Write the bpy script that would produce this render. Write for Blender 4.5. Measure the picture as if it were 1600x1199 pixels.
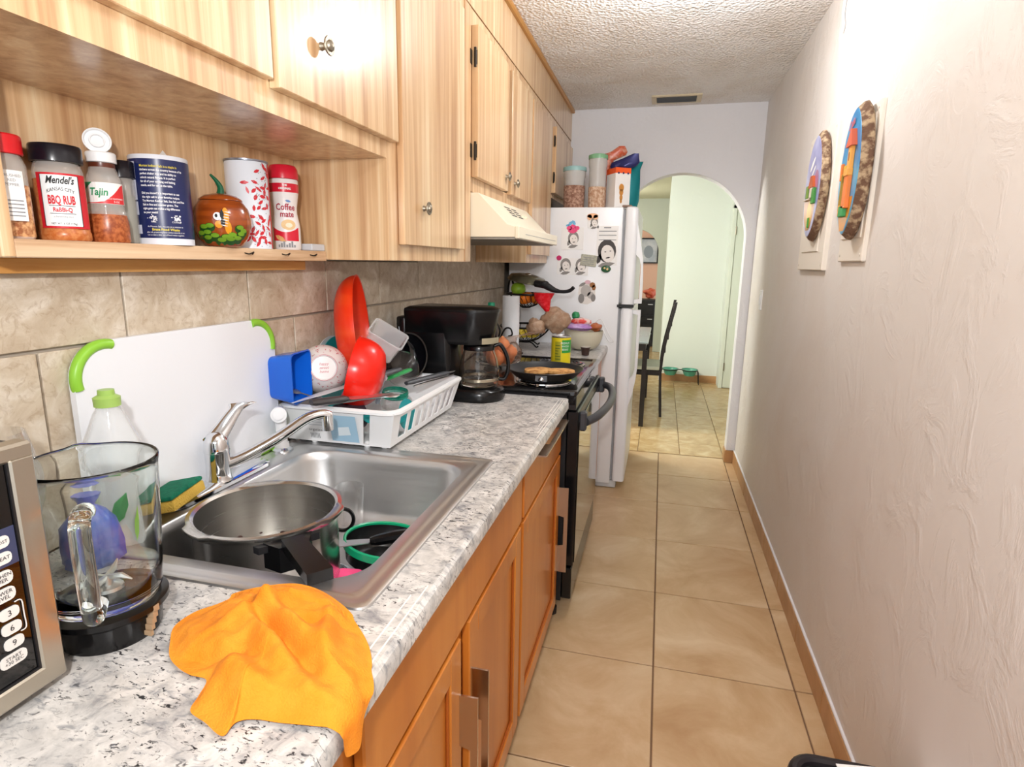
import bpy, bmesh, math, random
from mathutils import Vector, Matrix, Euler, noise
random.seed(7)
SC = bpy.context.scene
for o in list(bpy.data.objects): bpy.data.objects.remove(o, do_unlink=True)
COL = SC.collection
PI = math.pi

# ---------------------------------------------------------------- camera
FPX = 910.24
yaw, pitch, roll = (math.radians(a) for a in (14.06, 11.72, 0.942))
fw = Vector((-math.sin(yaw)*math.cos(pitch), math.cos(yaw)*math.cos(pitch), -math.sin(pitch)))
r0 = Vector((math.cos(yaw), math.sin(yaw), 0)); u0 = r0.cross(fw)
rr_ = r0*math.cos(roll) + u0*math.sin(roll); uu_ = -r0*math.sin(roll) + u0*math.cos(roll)
cam = bpy.data.cameras.new('camera'); cam.sensor_width = 36; cam.sensor_fit = 'HORIZONTAL'
cam.lens = FPX/1600*36; cam.clip_start = .02; cam.clip_end = 60
co = bpy.data.objects.new('camera', cam); COL.objects.link(co)
co.matrix_world = Matrix(((rr_.x, uu_.x, -fw.x, 0), (rr_.y, uu_.y, -fw.y, 0), (rr_.z, uu_.z, -fw.z, 1.37), (0, 0, 0, 1)))
SC.camera = co

# ---------------------------------------------------------------- world, lights, exposure
W = bpy.data.worlds.new('world'); SC.world = W; W.use_nodes = True
bg = W.node_tree.nodes['Background']; bg.inputs[0].default_value = (.93, .96, 1, 1); bg.inputs[1].default_value = 1.4
def area(name, loc, target, size, power, col=(1, 1, 1), sy=None):
    l = bpy.data.lights.new(name, 'AREA'); l.energy = power; l.color = col; l.size = size
    if sy: l.shape = 'RECTANGLE'; l.size_y = sy
    o = bpy.data.objects.new(name, l); COL.objects.link(o); o.location = loc
    d = Vector(target) - Vector(loc); o.rotation_euler = d.to_track_quat('-Z', 'Y').to_euler(); return o
def bulb(name, loc, r, power, col=(1, 1, 1)):
    l = bpy.data.lights.new(name, 'POINT'); l.energy = power; l.color = col; l.shadow_soft_size = r
    o = bpy.data.objects.new(name, l); COL.objects.link(o); o.location = loc; return o
area('camera_flash', (-.03, -.16, 1.63), (-.12, 3, 1.35), .06, 11, (1, .985, .975))
bulb('kitchen_ceiling_lamp', (.14, .72, 2.12), .10, 6.2, (1, .985, .965))
bulb('kitchen_fill_light', (.02, 2.25, 2.20), .07, 13, (.975, .985, 1))  # unseen fill light added to brighten the far end of the kitchen
bulb('dining_fill_light', (-1.35, 4.95, 2.05), .15, 80, (1, .985, .96))  # fill light added out of view behind the end wall, no fixture here
bulb('hall_lamp', (-.8, 8.4, 2.10), .08, 12, (1, .95, .85))
bulb('far_room_lamp', (-.9, 10.8, 2.10), .08, 16, (1, .9, .8))
vs = SC.view_settings; vs.view_transform = 'Standard'; vs.look = 'None'; vs.gamma = 1; vs.use_curve_mapping = False
vs.exposure = .5

# ---------------------------------------------------------------- materials
def lin(h):
    if not isinstance(h, str): return h
    h = h.lstrip('#'); c = [int(h[i:i+2], 16)/255 for i in (0, 2, 4)]
    return tuple(x/12.92 if x <= .04045 else ((x+.055)/1.055)**2.4 for x in c) + (1,)
MATS = {}
def nodes(name):
    m = bpy.data.materials.new(name); m.use_nodes = True; nt = m.node_tree
    return m, nt, nt.nodes['Principled BSDF']
def coords(nt, scale=(1, 1, 1), rot=(0, 0, 0), rnd=False):
    tc = nt.nodes.new('ShaderNodeTexCoord'); mp = nt.nodes.new('ShaderNodeMapping')
    mp.inputs['Scale'].default_value = scale; mp.inputs['Rotation'].default_value = rot
    src = tc.outputs['Object']
    if rnd:
        oi = nt.nodes.new('ShaderNodeObjectInfo'); mu = nt.nodes.new('ShaderNodeMath'); mu.operation = 'MULTIPLY'; mu.inputs[1].default_value = 37
        nt.links.new(oi.outputs['Random'], mu.inputs[0])
        va = nt.nodes.new('ShaderNodeVectorMath'); va.operation = 'ADD'
        nt.links.new(src, va.inputs[0]); nt.links.new(mu.outputs[0], va.inputs[1]); src = va.outputs[0]
    nt.links.new(src, mp.inputs['Vector']); return mp.outputs[0]
def noise_n(nt, vec, scale, detail=4, rough=.55, dist=0):
    n = nt.nodes.new('ShaderNodeTexNoise'); n.inputs['Scale'].default_value = scale; n.inputs['Detail'].default_value = detail
    n.inputs['Roughness'].default_value = rough; n.inputs['Distortion'].default_value = dist
    nt.links.new(vec, n.inputs['Vector']); return n.outputs['Fac']
def ramp(nt, fac, stops):
    r = nt.nodes.new('ShaderNodeValToRGB'); e = r.color_ramp.elements
    while len(e) < len(stops): e.new(.5)
    for i, (p, c) in enumerate(stops): e[i].position = p; e[i].color = lin(c)
    nt.links.new(fac, r.inputs[0]); return r.outputs[0]
def mixc(nt, fac, a, b, mode='MIX'):
    m = nt.nodes.new('ShaderNodeMix'); m.data_type = 'RGBA'; m.blend_type = mode
    for s, v in ((0, fac), (6, a), (7, b)):
        if hasattr(v, 'links') or isinstance(v, bpy.types.NodeSocket): nt.links.new(v, m.inputs[s])
        else: m.inputs[s].default_value = v if s == 0 else lin(v)
    return m.outputs[2]
def bump_n(nt, bs, h, strength, dist=.01):
    b = nt.nodes.new('ShaderNodeBump'); b.inputs['Strength'].default_value = strength; b.inputs['Distance'].default_value = dist
    nt.links.new(h, b.inputs['Height']); nt.links.new(b.outputs[0], bs.inputs['Normal'])
def P(name, col, rough=.5, metal=0, trans=0, ior=1.45, coat=0, spec=.5, var=None, bump=None, alpha=1, emit=0, sss=0):
    if name in MATS: return MATS[name]
    m, nt, b = nodes(name)
    b.inputs['Base Color'].default_value = lin(col); b.inputs['Roughness'].default_value = rough; b.inputs['Metallic'].default_value = metal
    b.inputs['Transmission Weight'].default_value = trans; b.inputs['IOR'].default_value = ior; b.inputs['Coat Weight'].default_value = coat
    b.inputs['Specular IOR Level'].default_value = spec; b.inputs['Alpha'].default_value = alpha
    if sss: b.inputs['Subsurface Weight'].default_value = sss; b.inputs['Subsurface Radius'].default_value = (.02, .01, .01)
    if emit: b.inputs['Emission Color'].default_value = lin(col); b.inputs['Emission Strength'].default_value = emit
    if var:
        c2, sc, lo, hi = var; v = coords(nt, sc if isinstance(sc, tuple) else (sc,)*3, rnd=True)
        nt.links.new(ramp(nt, noise_n(nt, v, 1, 5), [(lo, col), (hi, c2)]), b.inputs['Base Color'])
    if bump:
        sc, st, di = bump; v = coords(nt, sc if isinstance(sc, tuple) else (sc,)*3)
        bump_n(nt, b, noise_n(nt, v, 1, 4), st, di)
    MATS[name] = m; return m

def m_laminate():
    m, nt, b = nodes('laminate_wood'); v = coords(nt, (36, 36, 1.0)); v2 = coords(nt, (90, 90, 3.0)); v3 = coords(nt, (9, 9, .55))
    c = ramp(nt, noise_n(nt, v, 1, 6, .6, .4), [(.30, '#b2865c'), (.43, '#caa379'), (.55, '#dab88d'), (.68, '#e6cea8')])
    c = mixc(nt, ramp(nt, noise_n(nt, v2, 1, 3), [(.45, '#000000'), (.75, '#666666')]), c, '#bd977a')
    c = mixc(nt, ramp(nt, noise_n(nt, v3, 1, 4, .6, 1.2), [(.64, '#000000'), (.74, '#8c8c8c')]), c, '#a9795a')
    nt.links.new(c, b.inputs['Base Color']); b.inputs['Roughness'].default_value = .32; b.inputs['Coat Weight'].default_value = .35
    b.inputs['Coat Roughness'].default_value = .12
    return m
def m_orange():
    m, nt, b = nodes('honey_maple'); v = coords(nt, (9, 9, .8)); v2 = coords(nt, (70, 70, 3))
    c = ramp(nt, noise_n(nt, v, 1, 5, .55, .5), [(.3, '#b5651d'), (.5, '#c5752a'), (.7, '#d18538')])
    c = mixc(nt, ramp(nt, noise_n(nt, v2, 1, 3), [(.5, '#000000'), (.8, '#444444')]), c, '#a85c1c')
    nt.links.new(c, b.inputs['Base Color']); b.inputs['Roughness'].default_value = .33; b.inputs['Coat Weight'].default_value = .35; b.inputs['Coat Roughness'].default_value = .2
    return m
def m_pine():
    m, nt, b = nodes('raw_pine'); v = coords(nt, (30, 2.2, 30)); v2 = coords(nt, (11, 3.5, 11))
    c = ramp(nt, noise_n(nt, v, 1, 5, .6, .8), [(.3, '#b08763'), (.5, '#d2b08c'), (.7, '#e2c8a6')])
    c = mixc(nt, ramp(nt, noise_n(nt, v2, 1, 3, .5, 1), [(.62, '#000000'), (.7, '#aaaaaa')]), c, '#b87f4c')
    nt.links.new(c, b.inputs['Base Color']); b.inputs['Roughness'].default_value = .6; return m
def m_granite():
    m, nt, b = nodes('granite_laminate'); v = coords(nt, (1, 1, 1), (0, 0, .6)); vs_ = coords(nt, (1.0, 2.3, 1), (0, 0, .9))
    c = ramp(nt, noise_n(nt, v, 26, 6, .62, .6), [(.32, '#8d8d90'), (.45, '#bdbbb8'), (.6, '#d6d3cf'), (.75, '#e4e2de')])
    c = mixc(nt, ramp(nt, noise_n(nt, v, 9, 3), [(.5, '#000000'), (.75, '#777777')]), c, '#d2c3ae')
    sp = ramp(nt, noise_n(nt, vs_, 75, 5, .68, .8), [(.565, '#000000'), (.61, '#ffffff')])
    gate = ramp(nt, noise_n(nt, v, 13, 2), [(.36, '#000000'), (.52, '#ffffff')])
    k = mixc(nt, 1.0, sp, gate, 'MULTIPLY')
    c = mixc(nt, k, c, '#26262b')
    c = mixc(nt, ramp(nt, noise_n(nt, vs_, 42, 4, .6, 1), [(.55, '#000000'), (.68, '#cccccc')]), c, '#74787f')
    nt.links.new(c, b.inputs['Base Color']); b.inputs['Roughness'].default_value = .28; return m
def m_tile(name, cols, sc, rough, bumps=.15, patch=None):
    m, nt, b = nodes(name); v = coords(nt, (sc, sc, sc), rnd=True)
    c = ramp(nt, noise_n(nt, v, 1, 7, .62, .7), [(.3, cols[0]), (.5, cols[1]), (.7, cols[2])])
    if patch: c = mixc(nt, ramp(nt, noise_n(nt, v, 3.2, 5, .65, 1.5), [(.52, '#000000'), (.68, '#bbbbbb')]), c, patch)
    nt.links.new(c, b.inputs['Base Color']); b.inputs['Roughness'].default_value = rough
    bump_n(nt, b, noise_n(nt, v, 6, 5), bumps, .004); return m
def m_plaster(name, col, scale, st, col2=None, dist=.012):
    m, nt, b = nodes(name); v = coords(nt, (scale, scale, scale*.8)); b.inputs['Base Color'].default_value = lin(col); b.inputs['Roughness'].default_value = .62
    if col2:
        v2 = coords(nt, (1.3, 1.3, 1.3)); nt.links.new(ramp(nt, noise_n(nt, v2, 1, 6, .6, .6), [(.45, col), (.75, col2)]), b.inputs['Base Color'])
    h = ramp(nt, noise_n(nt, v, 1, 7, .62, .9), [(.48, '#000000'), (.6, '#999999'), (.8, '#ffffff')])
    bump_n(nt, b, h, st, dist); return m
def m_ceiling():
    m, nt, b = nodes('popcorn_ceiling'); v = coords(nt); b.inputs['Roughness'].default_value = .9
    c = ramp(nt, noise_n(nt, v, 2.2, 5, .6, .5), [(.42, '#f3f1f0'), (.72, '#e2dad2')])
    vs2 = coords(nt, (1.4, 4.5, 1)); c = mixc(nt, ramp(nt, noise_n(nt, vs2, 1.6, 3), [(.6, '#000000'), (.78, '#999999')]), c, '#c6b08c')
    c = mixc(nt, ramp(nt, noise_n(nt, v, 34, 3), [(.69, '#000000'), (.75, '#888888')]), c, '#8d7d70')
    nt.links.new(c, b.inputs['Base Color']); vo = nt.nodes.new('ShaderNodeTexVoronoi'); vo.inputs['Scale'].default_value = 75
    nt.links.new(v, vo.inputs['Vector']); bump_n(nt, b, vo.outputs['Distance'], .8, .012); return m
def m_brushed(name, col, rough, sc=(4, 220, 220)):
    m, nt, b = nodes(name); b.inputs['Base Color'].default_value = lin(col); b.inputs['Metallic'].default_value = 1
    n = noise_n(nt, coords(nt, sc), 1, 3); r = nt.nodes.new('ShaderNodeMapRange'); r.inputs[3].default_value = rough*.75; r.inputs[4].default_value = rough*1.35
    nt.links.new(n, r.inputs[0]); nt.links.new(r.outputs[0], b.inputs['Roughness']); return m
LAM = m_laminate(); ORG = m_orange(); PINE = m_pine(); GRAN = m_granite()
FTILE = m_tile('floor_tile_beige', ('#b8946a', '#c9aa82', '#dac29f'), 3.2, .33, .05)
DTILE = m_tile('dining_tile_gold', ('#b08f60', '#c4a678', '#d6be96'), 9, .22, .05)
BTILE = m_tile('backsplash_tile_stone', ('#b09d85', '#c6b8a3', '#e0d8cb'), 14, .45, .3, '#9b8368')
SKIRT = m_tile('skirting_tile_tan', ('#a87c50', '#b98c5e', '#c79d70'), 5, .35, .05)
WALLW = m_plaster('plaster_white', '#dedad6', 7, .35, '#d8d0c8')
WALLE = m_plaster('plaster_end', '#e4e4e8', 9, .3)
MINT = m_plaster('plaster_mint', '#e1e6df', 9, .12)
PEACH = P('plaster_peach', '#cfa892', .7)
GREYW = P('plaster_greygreen', '#b9beb2', .7)
CEIL = m_ceiling()
GROUT = P('grout_brown', '#7d6148', .85); GROUTW = P('grout_grey', '#a59c90', .85)
STEEL = m_brushed('brushed_steel', '#d6d6d6', .36); STEELP = m_brushed('pot_steel', '#cfcdc9', .24, (3, 3, 160))
CHROME = P('chrome', '#dfe2e6', .06, 1); NICKEL = P('aged_nickel', '#9b9384', .3, 1, bump=(400, .4, .002)); DARKM = P('dark_iron', '#3a332c', .45, .8)
BLACK = P('black_plastic', '#0b0b0d', .22); BLACKM = P('black_matte', '#17171a', .5); BLACKG = P('black_glass', '#050506', .04, coat=.5)
WHITE = P('white_plastic', '#eceef0', .35); WENAM = P('white_enamel', '#e9ebee', .3, bump=(220, .05, .002)); CREAM = P('cream_enamel', '#efe6cf', .3)
PAPER = P('white_paper', '#efefee', .7); GLASS = P('clear_glass', '#fafffd', .0, trans=1, ior=1.45); THIN = P('thin_glass', '#ffffff', .0, trans=1, alpha=.4)
CLEARP = P('clear_plastic', '#eef2f4', .08, alpha=.30, spec=.8); FROST = P('frosted_plastic', '#dcdad6', .25, alpha=.5)
RED = P('red_plastic', '#d8101c', .3); REDO = P('orange_red_plastic', '#e83512', .32, var=('#f0521e', (3, 3, 20), .45, .7)); REDB = P('bright_red_plastic', '#ea1f0e', .25)
INK = P('ink_black', '#1b1b1e', .6); INKW = P('ink_white', '#f0f0f2', .5); INKR = P('ink_red', '#c81d2b', .5); INKN = P('ink_navy', '#1b2556', .3); INKY = P('ink_yellow', '#d8c74c', .5); INKG = P('ink_grey', '#8a8d92', .6)
GREEN = P('lime_green', '#8cc63c', .35); TEAL = P('teal_plastic', '#1fa5a8', .35); BLUE = P('blue_plastic', '#1466d8', .22)

# ---------------------------------------------------------------- mesh helpers
class MB:
    def __init__(s): s.v = []; s.f = []; s.mi = []; s.m = Matrix(); s.k = 0
    def add(s, vs, fs):
        b = len(s.v); s.v += [s.m @ Vector(q) for q in vs]; s.f += [tuple(i+b for i in q) for q in fs]; s.mi += [s.k]*len(fs); return s
    def box(s, x0, x1, y0, y1, z0, z1, bev=0, seg=1):
        if x0 > x1: x0, x1 = x1, x0
        if y0 > y1: y0, y1 = y1, y0
        if z0 > z1: z0, z1 = z1, z0
        if bev <= 0:
            v = [(x, y, z) for z in (z0, z1) for x, y in ((x0, y0), (x1, y0), (x1, y1), (x0, y1))]
            return s.add(v, [(3, 2, 1, 0), (4, 5, 6, 7), (0, 1, 5, 4), (1, 2, 6, 5), (2, 3, 7, 6), (3, 0, 4, 7)])
        bm = bmesh.new(); bmesh.ops.create_cube(bm, size=1)
        for q in bm.verts: q.co = Vector(((x0+x1)/2+q.co.x*(x1-x0), (y0+y1)/2+q.co.y*(y1-y0), (z0+z1)/2+q.co.z*(z1-z0)))
        bmesh.ops.bevel(bm, geom=bm.edges[:], offset=min(bev, .49*min(x1-x0, y1-y0, z1-z0)), segments=seg, affect='EDGES', profile=.5)
        bm.verts.index_update(); s.add([q.co.copy() for q in bm.verts], [tuple(q.index for q in f.verts) for f in bm.faces]); bm.free(); return s
    def lathe(s, prof, n=32, fn=None):
        vs = []; rings = []
        for r, z in prof:
            if r < 1e-6: rings.append([len(vs)]); vs.append((0, 0, z))
            else:
                rings.append(list(range(len(vs), len(vs)+n)))
                for i in range(n):
                    a = 2*PI*i/n; q = r if fn is None else fn(r, z, a); vs.append((q*math.cos(a), q*math.sin(a), z))
        fs = []
        for A, B in zip(rings, rings[1:]):
            for i in range(n):
                j = (i+1) % n
                if len(A) == 1 and len(B) == 1: continue
                if len(A) == 1: fs.append((A[0], B[j], B[i]))
                elif len(B) == 1: fs.append((A[i], A[j], B[0]))
                else: fs.append((A[i], A[j], B[j], B[i]))
        return s.add(vs, fs)
    def cyl(s, a, b, r, r2=None, n=20):
        a, b = Vector(a), Vector(b); old = s.m; s.m = old @ AX(a, b-a); L = (b-a).length; r2 = r if r2 is None else r2
        s.lathe([(0, 0), (r, 0), (r2, L), (0, L)], n); s.m = old; return s
    def tube(s, pts, r, n=10, closed=False):
        pts = [Vector(q) for q in pts]; N = len(pts); rs = r if isinstance(r, (list, tuple)) else [r]*N
        tg = []
        for i in range(N):
            a = pts[(i-1) % N] if closed or i else pts[0]; b = pts[(i+1) % N] if closed or i < N-1 else pts[-1]
            tg.append((b-a).normalized())
        up = Vector((0, 0, 1)) if abs(tg[0].z) < .9 else Vector((1, 0, 0)); x = tg[0].cross(up).normalized(); vs = []
        for i in range(N):
            x = (x - tg[i]*x.dot(tg[i])).normalized(); y = tg[i].cross(x)
            for k in range(n):
                a = 2*PI*k/n; vs.append(pts[i] + (x*math.cos(a)+y*math.sin(a))*rs[i])
        fs = []
        for i in range(N if closed else N-1):
            for k in range(n):
                k2 = (k+1) % n; j = (i+1) % N; fs.append((i*n+k, i*n+k2, j*n+k2, j*n+k))
        if not closed: fs += [tuple(range(n))[::-1], tuple((N-1)*n+k for k in range(n))]
        return s.add(vs, fs)
    def prism(s, poly, z0, z1):
        n = len(poly); vs = [(x, y, z0) for x, y in poly] + [(x, y, z1) for x, y in poly]
        return s.add(vs, [tuple(range(n))[::-1], tuple(range(n, 2*n))] + [(i, (i+1) % n, n+(i+1) % n, n+i) for i in range(n)])
    def ell(s, c, rx, ry=None, rz=None, n=20, m=12):
        ry = rx if ry is None else ry; rz = rx if rz is None else rz; old = s.m
        s.m = old @ Matrix.Translation(c) @ Matrix.Diagonal((rx, ry, rz, 1))
        s.lathe([(math.sin(PI*i/m), -math.cos(PI*i/m)) for i in range(m+1)], n); s.m = old; return s
    def sheet(s, fn, nu, nv, thick=0):
        vs = [fn(i/nu, j/nv) for i in range(nu+1) for j in range(nv+1)]; w = nv+1
        fs = [(i*w+j, (i+1)*w+j, (i+1)*w+j+1, i*w+j+1) for i in range(nu) for j in range(nv)]
        if thick:
            bm = bmesh.new(); bv = [bm.verts.new(q) for q in vs]; [bm.faces.new([bv[k] for k in f]) for f in fs]; bm.normal_update()
            low = [Vector(q.co) - q.normal*thick for q in bm.verts]; bm.free(); N = len(vs)
            edge = [i*w for i in range(nu+1)] + [nu*w+j for j in range(1, nv+1)] + [i*w+nv for i in range(nu-1, -1, -1)] + [j for j in range(nv-1, 0, -1)]
            fs = fs + [tuple(k+N for k in f[::-1]) for f in fs] + [(edge[k], edge[k-1], edge[k-1]+N, edge[k]+N) for k in range(len(edge))]
            vs = vs + low
        return s.add(vs, fs)
    def loft(s, rings, capa=True, capb=True):
        n = len(rings[0]); vs = [q for R in rings for q in R]; fs = []
        for i in range(len(rings)-1):
            for k in range(n): k2 = (k+1) % n; fs.append((i*n+k, i*n+k2, (i+1)*n+k2, (i+1)*n+k))
        if capa: fs.append(tuple(range(n))[::-1])
        if capb: fs.append(tuple((len(rings)-1)*n+k for k in range(n)))
        return s.add(vs, fs)
def AX(p, d, spin=0):
    return Matrix.Translation(p) @ Vector(d).to_track_quat('Z', 'Y').to_matrix().to_4x4() @ Matrix.Rotation(spin, 4, 'Z')
def TR(p, rz=0, rx=0, ry=0): return Matrix.Translation(p) @ Euler((rx, ry, rz)).to_matrix().to_4x4()
def spline(pts, k=6, closed=False):
    P_ = [Vector(q) for q in pts]; n = len(P_); out = []
    for i in range(n if closed else n-1):
        a = P_[(i-1) % n] if closed or i else P_[0]; b = P_[i]; c = P_[(i+1) % n]; d = P_[(i+2) % n] if closed or i < n-2 else P_[-1]
        for t in range(k):
            u = t/k; out.append(.5*((2*b)+(c-a)*u+(2*a-5*b+4*c-d)*u*u+(3*b-a-3*c+d)*u**3))
    if not closed: out.append(P_[-1])
    return out
def rrect(x0, x1, y0, y1, r, z, n=6):
    out = []
    for cx, cy, a0 in ((x1-r, y0+r, -90), (x1-r, y1-r, 0), (x0+r, y1-r, 90), (x0+r, y0+r, 180)):
        for i in range(n+1):
            a = math.radians(a0+90*i/n); out.append((cx+r*math.cos(a), cy+r*math.sin(a), z))
    return out
OFF = {}
def O(name, mb, mat, parent=None, sm=35, mats=None, origin=None):
    vs = mb.v
    if parent is not None: off = OFF[parent.name]
    elif origin is not None: off = Vector(origin)
    else:
        xs = [q.x for q in vs]; ys = [q.y for q in vs]; zs = [q.z for q in vs]; off = Vector(((min(xs)+max(xs))/2, (min(ys)+max(ys))/2, min(zs)))
    me = bpy.data.meshes.new(name); me.from_pydata([q-off for q in vs], [], mb.f)
    if mats:
        for q in mats: me.materials.append(q)
        me.polygons.foreach_set('material_index', mb.mi)
    else: me.materials.append(mat)
    bm = bmesh.new(); bm.from_mesh(me); bmesh.ops.recalc_face_normals(bm, faces=bm.faces[:]); bm.to_mesh(me); bm.free()
    if sm: me.shade_smooth(); me.set_sharp_from_angle(angle=math.radians(sm))
    o = bpy.data.objects.new(name, me); COL.objects.link(o); OFF[o.name] = off
    if parent is not None: o.parent = parent
    else: o.location = off
    return o
def T(name, label, cat, loc, group=None):
    o = bpy.data.objects.new(name, None); COL.objects.link(o); o.location = loc; o.empty_display_size = .05; OFF[o.name] = Vector(loc)
    return tag(o, label, cat, group)
def tag(o, label, cat=None, group=None):
    o['label'] = label
    if cat: o['category'] = cat
    if group: o['group'] = group
    return o
def S(o, kind='structure'): o['kind'] = kind; return o
def text(s, size, fn, name, mat, parent, align='CENTER', bold=0, sx=1, shear=0):
    cu = bpy.data.curves.new('txt', 'FONT'); cu.body = s; cu.size = size; cu.align_x = align; cu.align_y = 'CENTER'; cu.resolution_u = 2; cu.offset = bold; cu.shear = shear
    t = bpy.data.objects.new('txt', cu); COL.objects.link(t); dg = bpy.context.evaluated_depsgraph_get()
    me = bpy.data.meshes.new_from_object(t.evaluated_get(dg)); mb = MB()
    mb.add([fn(q.co.x*sx, q.co.y) for q in me.vertices], [tuple(p.vertices) for p in me.polygons])
    bpy.data.objects.remove(t); bpy.data.curves.remove(cu); bpy.data.meshes.remove(me)
    return O(name, mb, mat, parent, sm=0)
def cylmap(cx, cy, r, phi, z, e=.0006):   # r may be a function of z
    def g(u, v):
        R = (r(z+v) if callable(r) else r)+e; a = phi+u/R; return (cx+R*math.cos(a), cy+R*math.sin(a), z+v)
    return g
def patch(g, u0, u1, v0, v1, n=14, m=2):
    return MB().sheet(lambda a, b: g(u0+(u1-u0)*a, v0+(v1-v0)*b), n, m)
def polyon(mb, g, poly):
    n = len(poly); cx = sum(q[0] for q in poly)/n; cy = sum(q[1] for q in poly)/n
    return mb.add([g(*q) for q in poly]+[g(cx, cy)], [(i, (i+1) % n, n) for i in range(n)])
def ellpts(cx, cy, a, b, n=16, rot=0):
    return [(cx+a*math.cos(t)*math.cos(rot)-b*math.sin(t)*math.sin(rot), cy+a*math.cos(t)*math.sin(rot)+b*math.sin(t)*math.cos(rot)) for t in (2*PI*i/n for i in range(n))]
def leaf(cx, cy, L, w, rot):
    pts = [(-.5, 0), (-.25, .38), (.1, .45), (.5, 0), (.1, -.45), (-.25, -.38)]
    return [(cx+L*x*math.cos(rot)-w*y*math.sin(rot), cy+L*x*math.sin(rot)+w*y*math.cos(rot)) for x, y in pts]
XB, XW, YE, ZC, ZT = -.93, .577, 4.22, 2.39, .90
RX90 = Matrix.Rotation(PI/2, 4, 'X')
MYZ = Matrix(((0, 0, 1, 0), (1, 0, 0, 0), (0, 1, 0, 0), (0, 0, 0, 1)))
def xz(mb, poly, y0, y1): old = mb.m; mb.m = old @ RX90; mb.prism(poly, -y1, -y0); mb.m = old; return mb
def yz(mb, poly, x0, x1): old = mb.m; mb.m = old @ MYZ; mb.prism(poly, x0, x1); mb.m = old; return mb
def B(*a, **k): return MB().box(*a, **k)
PIECES = {}
def piece(name, sx, sy, sz, mat, parent, loc, bev=.0015):
    key = (name, round(sx, 4), round(sy, 4), round(sz, 4), mat.name)
    if key not in PIECES:
        mb = MB().box(-sx/2, sx/2, -sy/2, sy/2, -sz/2, sz/2, bev)
        me = bpy.data.meshes.new(name); me.from_pydata([tuple(q) for q in mb.v], [], mb.f); me.materials.append(mat); PIECES[key] = me
    o = bpy.data.objects.new(name, PIECES[key]); COL.objects.link(o); o.parent = parent; o.location = Vector(loc)-OFF[parent.name]; OFF[o.name] = OFF[parent.name]; return o
# ================================================================ SETTING
fl = S(O('floor', B(-1.0, .68, -1.4, 4.285, -.08, -.004), GROUT, sm=0))
ROWS = [-1.08, -.59, -.10, .39, .88, 1.372, 1.862, 2.345, 2.845, 3.343, 3.825, 4.285]; g = .0028
for ya, yb in zip(ROWS, ROWS[1:]):
    for xa, xb in ((-.94, -.398), (-.398, .058), (.058, .514), (.514, .572)):
        piece('tile', xb-xa-2*g, yb-ya-2*g, .012, FTILE, fl, ((xa+xb)/2, (ya+yb)/2, -.006+random.uniform(-.0004, .0004)))
fd = S(O('floor_dining', B(-2.3, 1.7, 4.285, 12.2, -.08, -.004), GROUT, sm=0))
for i in range(-5, 4):
    for j in range(9):
        xa = .212+.307*i; ya = 4.605+.307*(j-1)
        ya0 = max(ya, 4.287); yb0 = ya+.307
        if yb0 < 4.3 or xa > 1.2: continue
        piece('tile', .303, yb0-ya0-.004, .012, DTILE, fd, (xa+.1535, (ya0+yb0)/2, -.006))
fd2 = MB().box(-2.3, 1.7, 7.07, 12.2, -.004, 0); S(O('floor_hall', fd2, DTILE, sm=0))
wl = S(O('wall_left', B(-1.06, -.938, -1.4, 4.34, 0, 2.5), GROUTW, sm=0))
S(O('wall_right', B(XW, .69, -1.4, 4.34, 0, 2.5), WALLW, sm=0))
th = .0085
def splash(y0, y1, z0, z1): piece('tile', th, y1-y0-.004, z1-z0-.004, BTILE, wl, (XB-th/2+random.uniform(-.0003, .0003), (y0+y1)/2, (z0+z1)/2), .0012)
ys = [.187+.33*k for k in range(11)]
for a, b in zip(ys, ys[1:]):
    b = min(b, 3.48)
    if b-a > .02: splash(a, b, 1.224, 1.60 if a > 2.0 else 1.368)
ys = [.025+.33*k for k in range(12)]
for a, b in zip(ys, ys[1:]):
    b = min(b, 3.48)
    if b-a > .02: splash(a, b, .90, 1.222)
# end wall with the arched opening
ax_, ar, az = .09, .43, 1.543
poly = [(-1.0, 0), (ax_-ar, 0)] + [(ax_-ar*math.cos(PI*i/40), az+ar*math.sin(PI*i/40)) for i in range(41)] + [(ax_+ar, 0), (XW+.001, 0), (XW+.001, 2.5), (-1.0, 2.5)]
S(O('wall_end', xz(MB(), poly, YE, YE+.12), WALLE, sm=25))
ce = S(O('ceiling', B(-1.06, .69, -1.4, 4.34, ZC, 2.5), CEIL, sm=0))
bb = S(O('baseboard_right', B(.5725, XW, -1.4, YE, 0, .088), GROUT, sm=0))
for k in range(15):
    y0 = -1.15+.365*k; y1 = min(y0+.365, YE)
    if y1 > y0+.02: piece('tile', .0065, y1-y0-.003, .087, SKIRT, bb, (.5705, (y0+y1)/2, .0435))
S(O('trim_1', B(.569, XW+.001, -1.4, YE, .088, .097, .002), WALLE, sm=0))
be = S(O('baseboard_end', B(.519, .5712, YE-.003, YE, 0, .09), GROUT, sm=0)); piece('tile', .056, .008, .088, SKIRT, be, (.543, YE-.006, .044))
piece('tile', .008, .115, .088, SKIRT, be, (.5155, YE+.06, .044))
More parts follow.
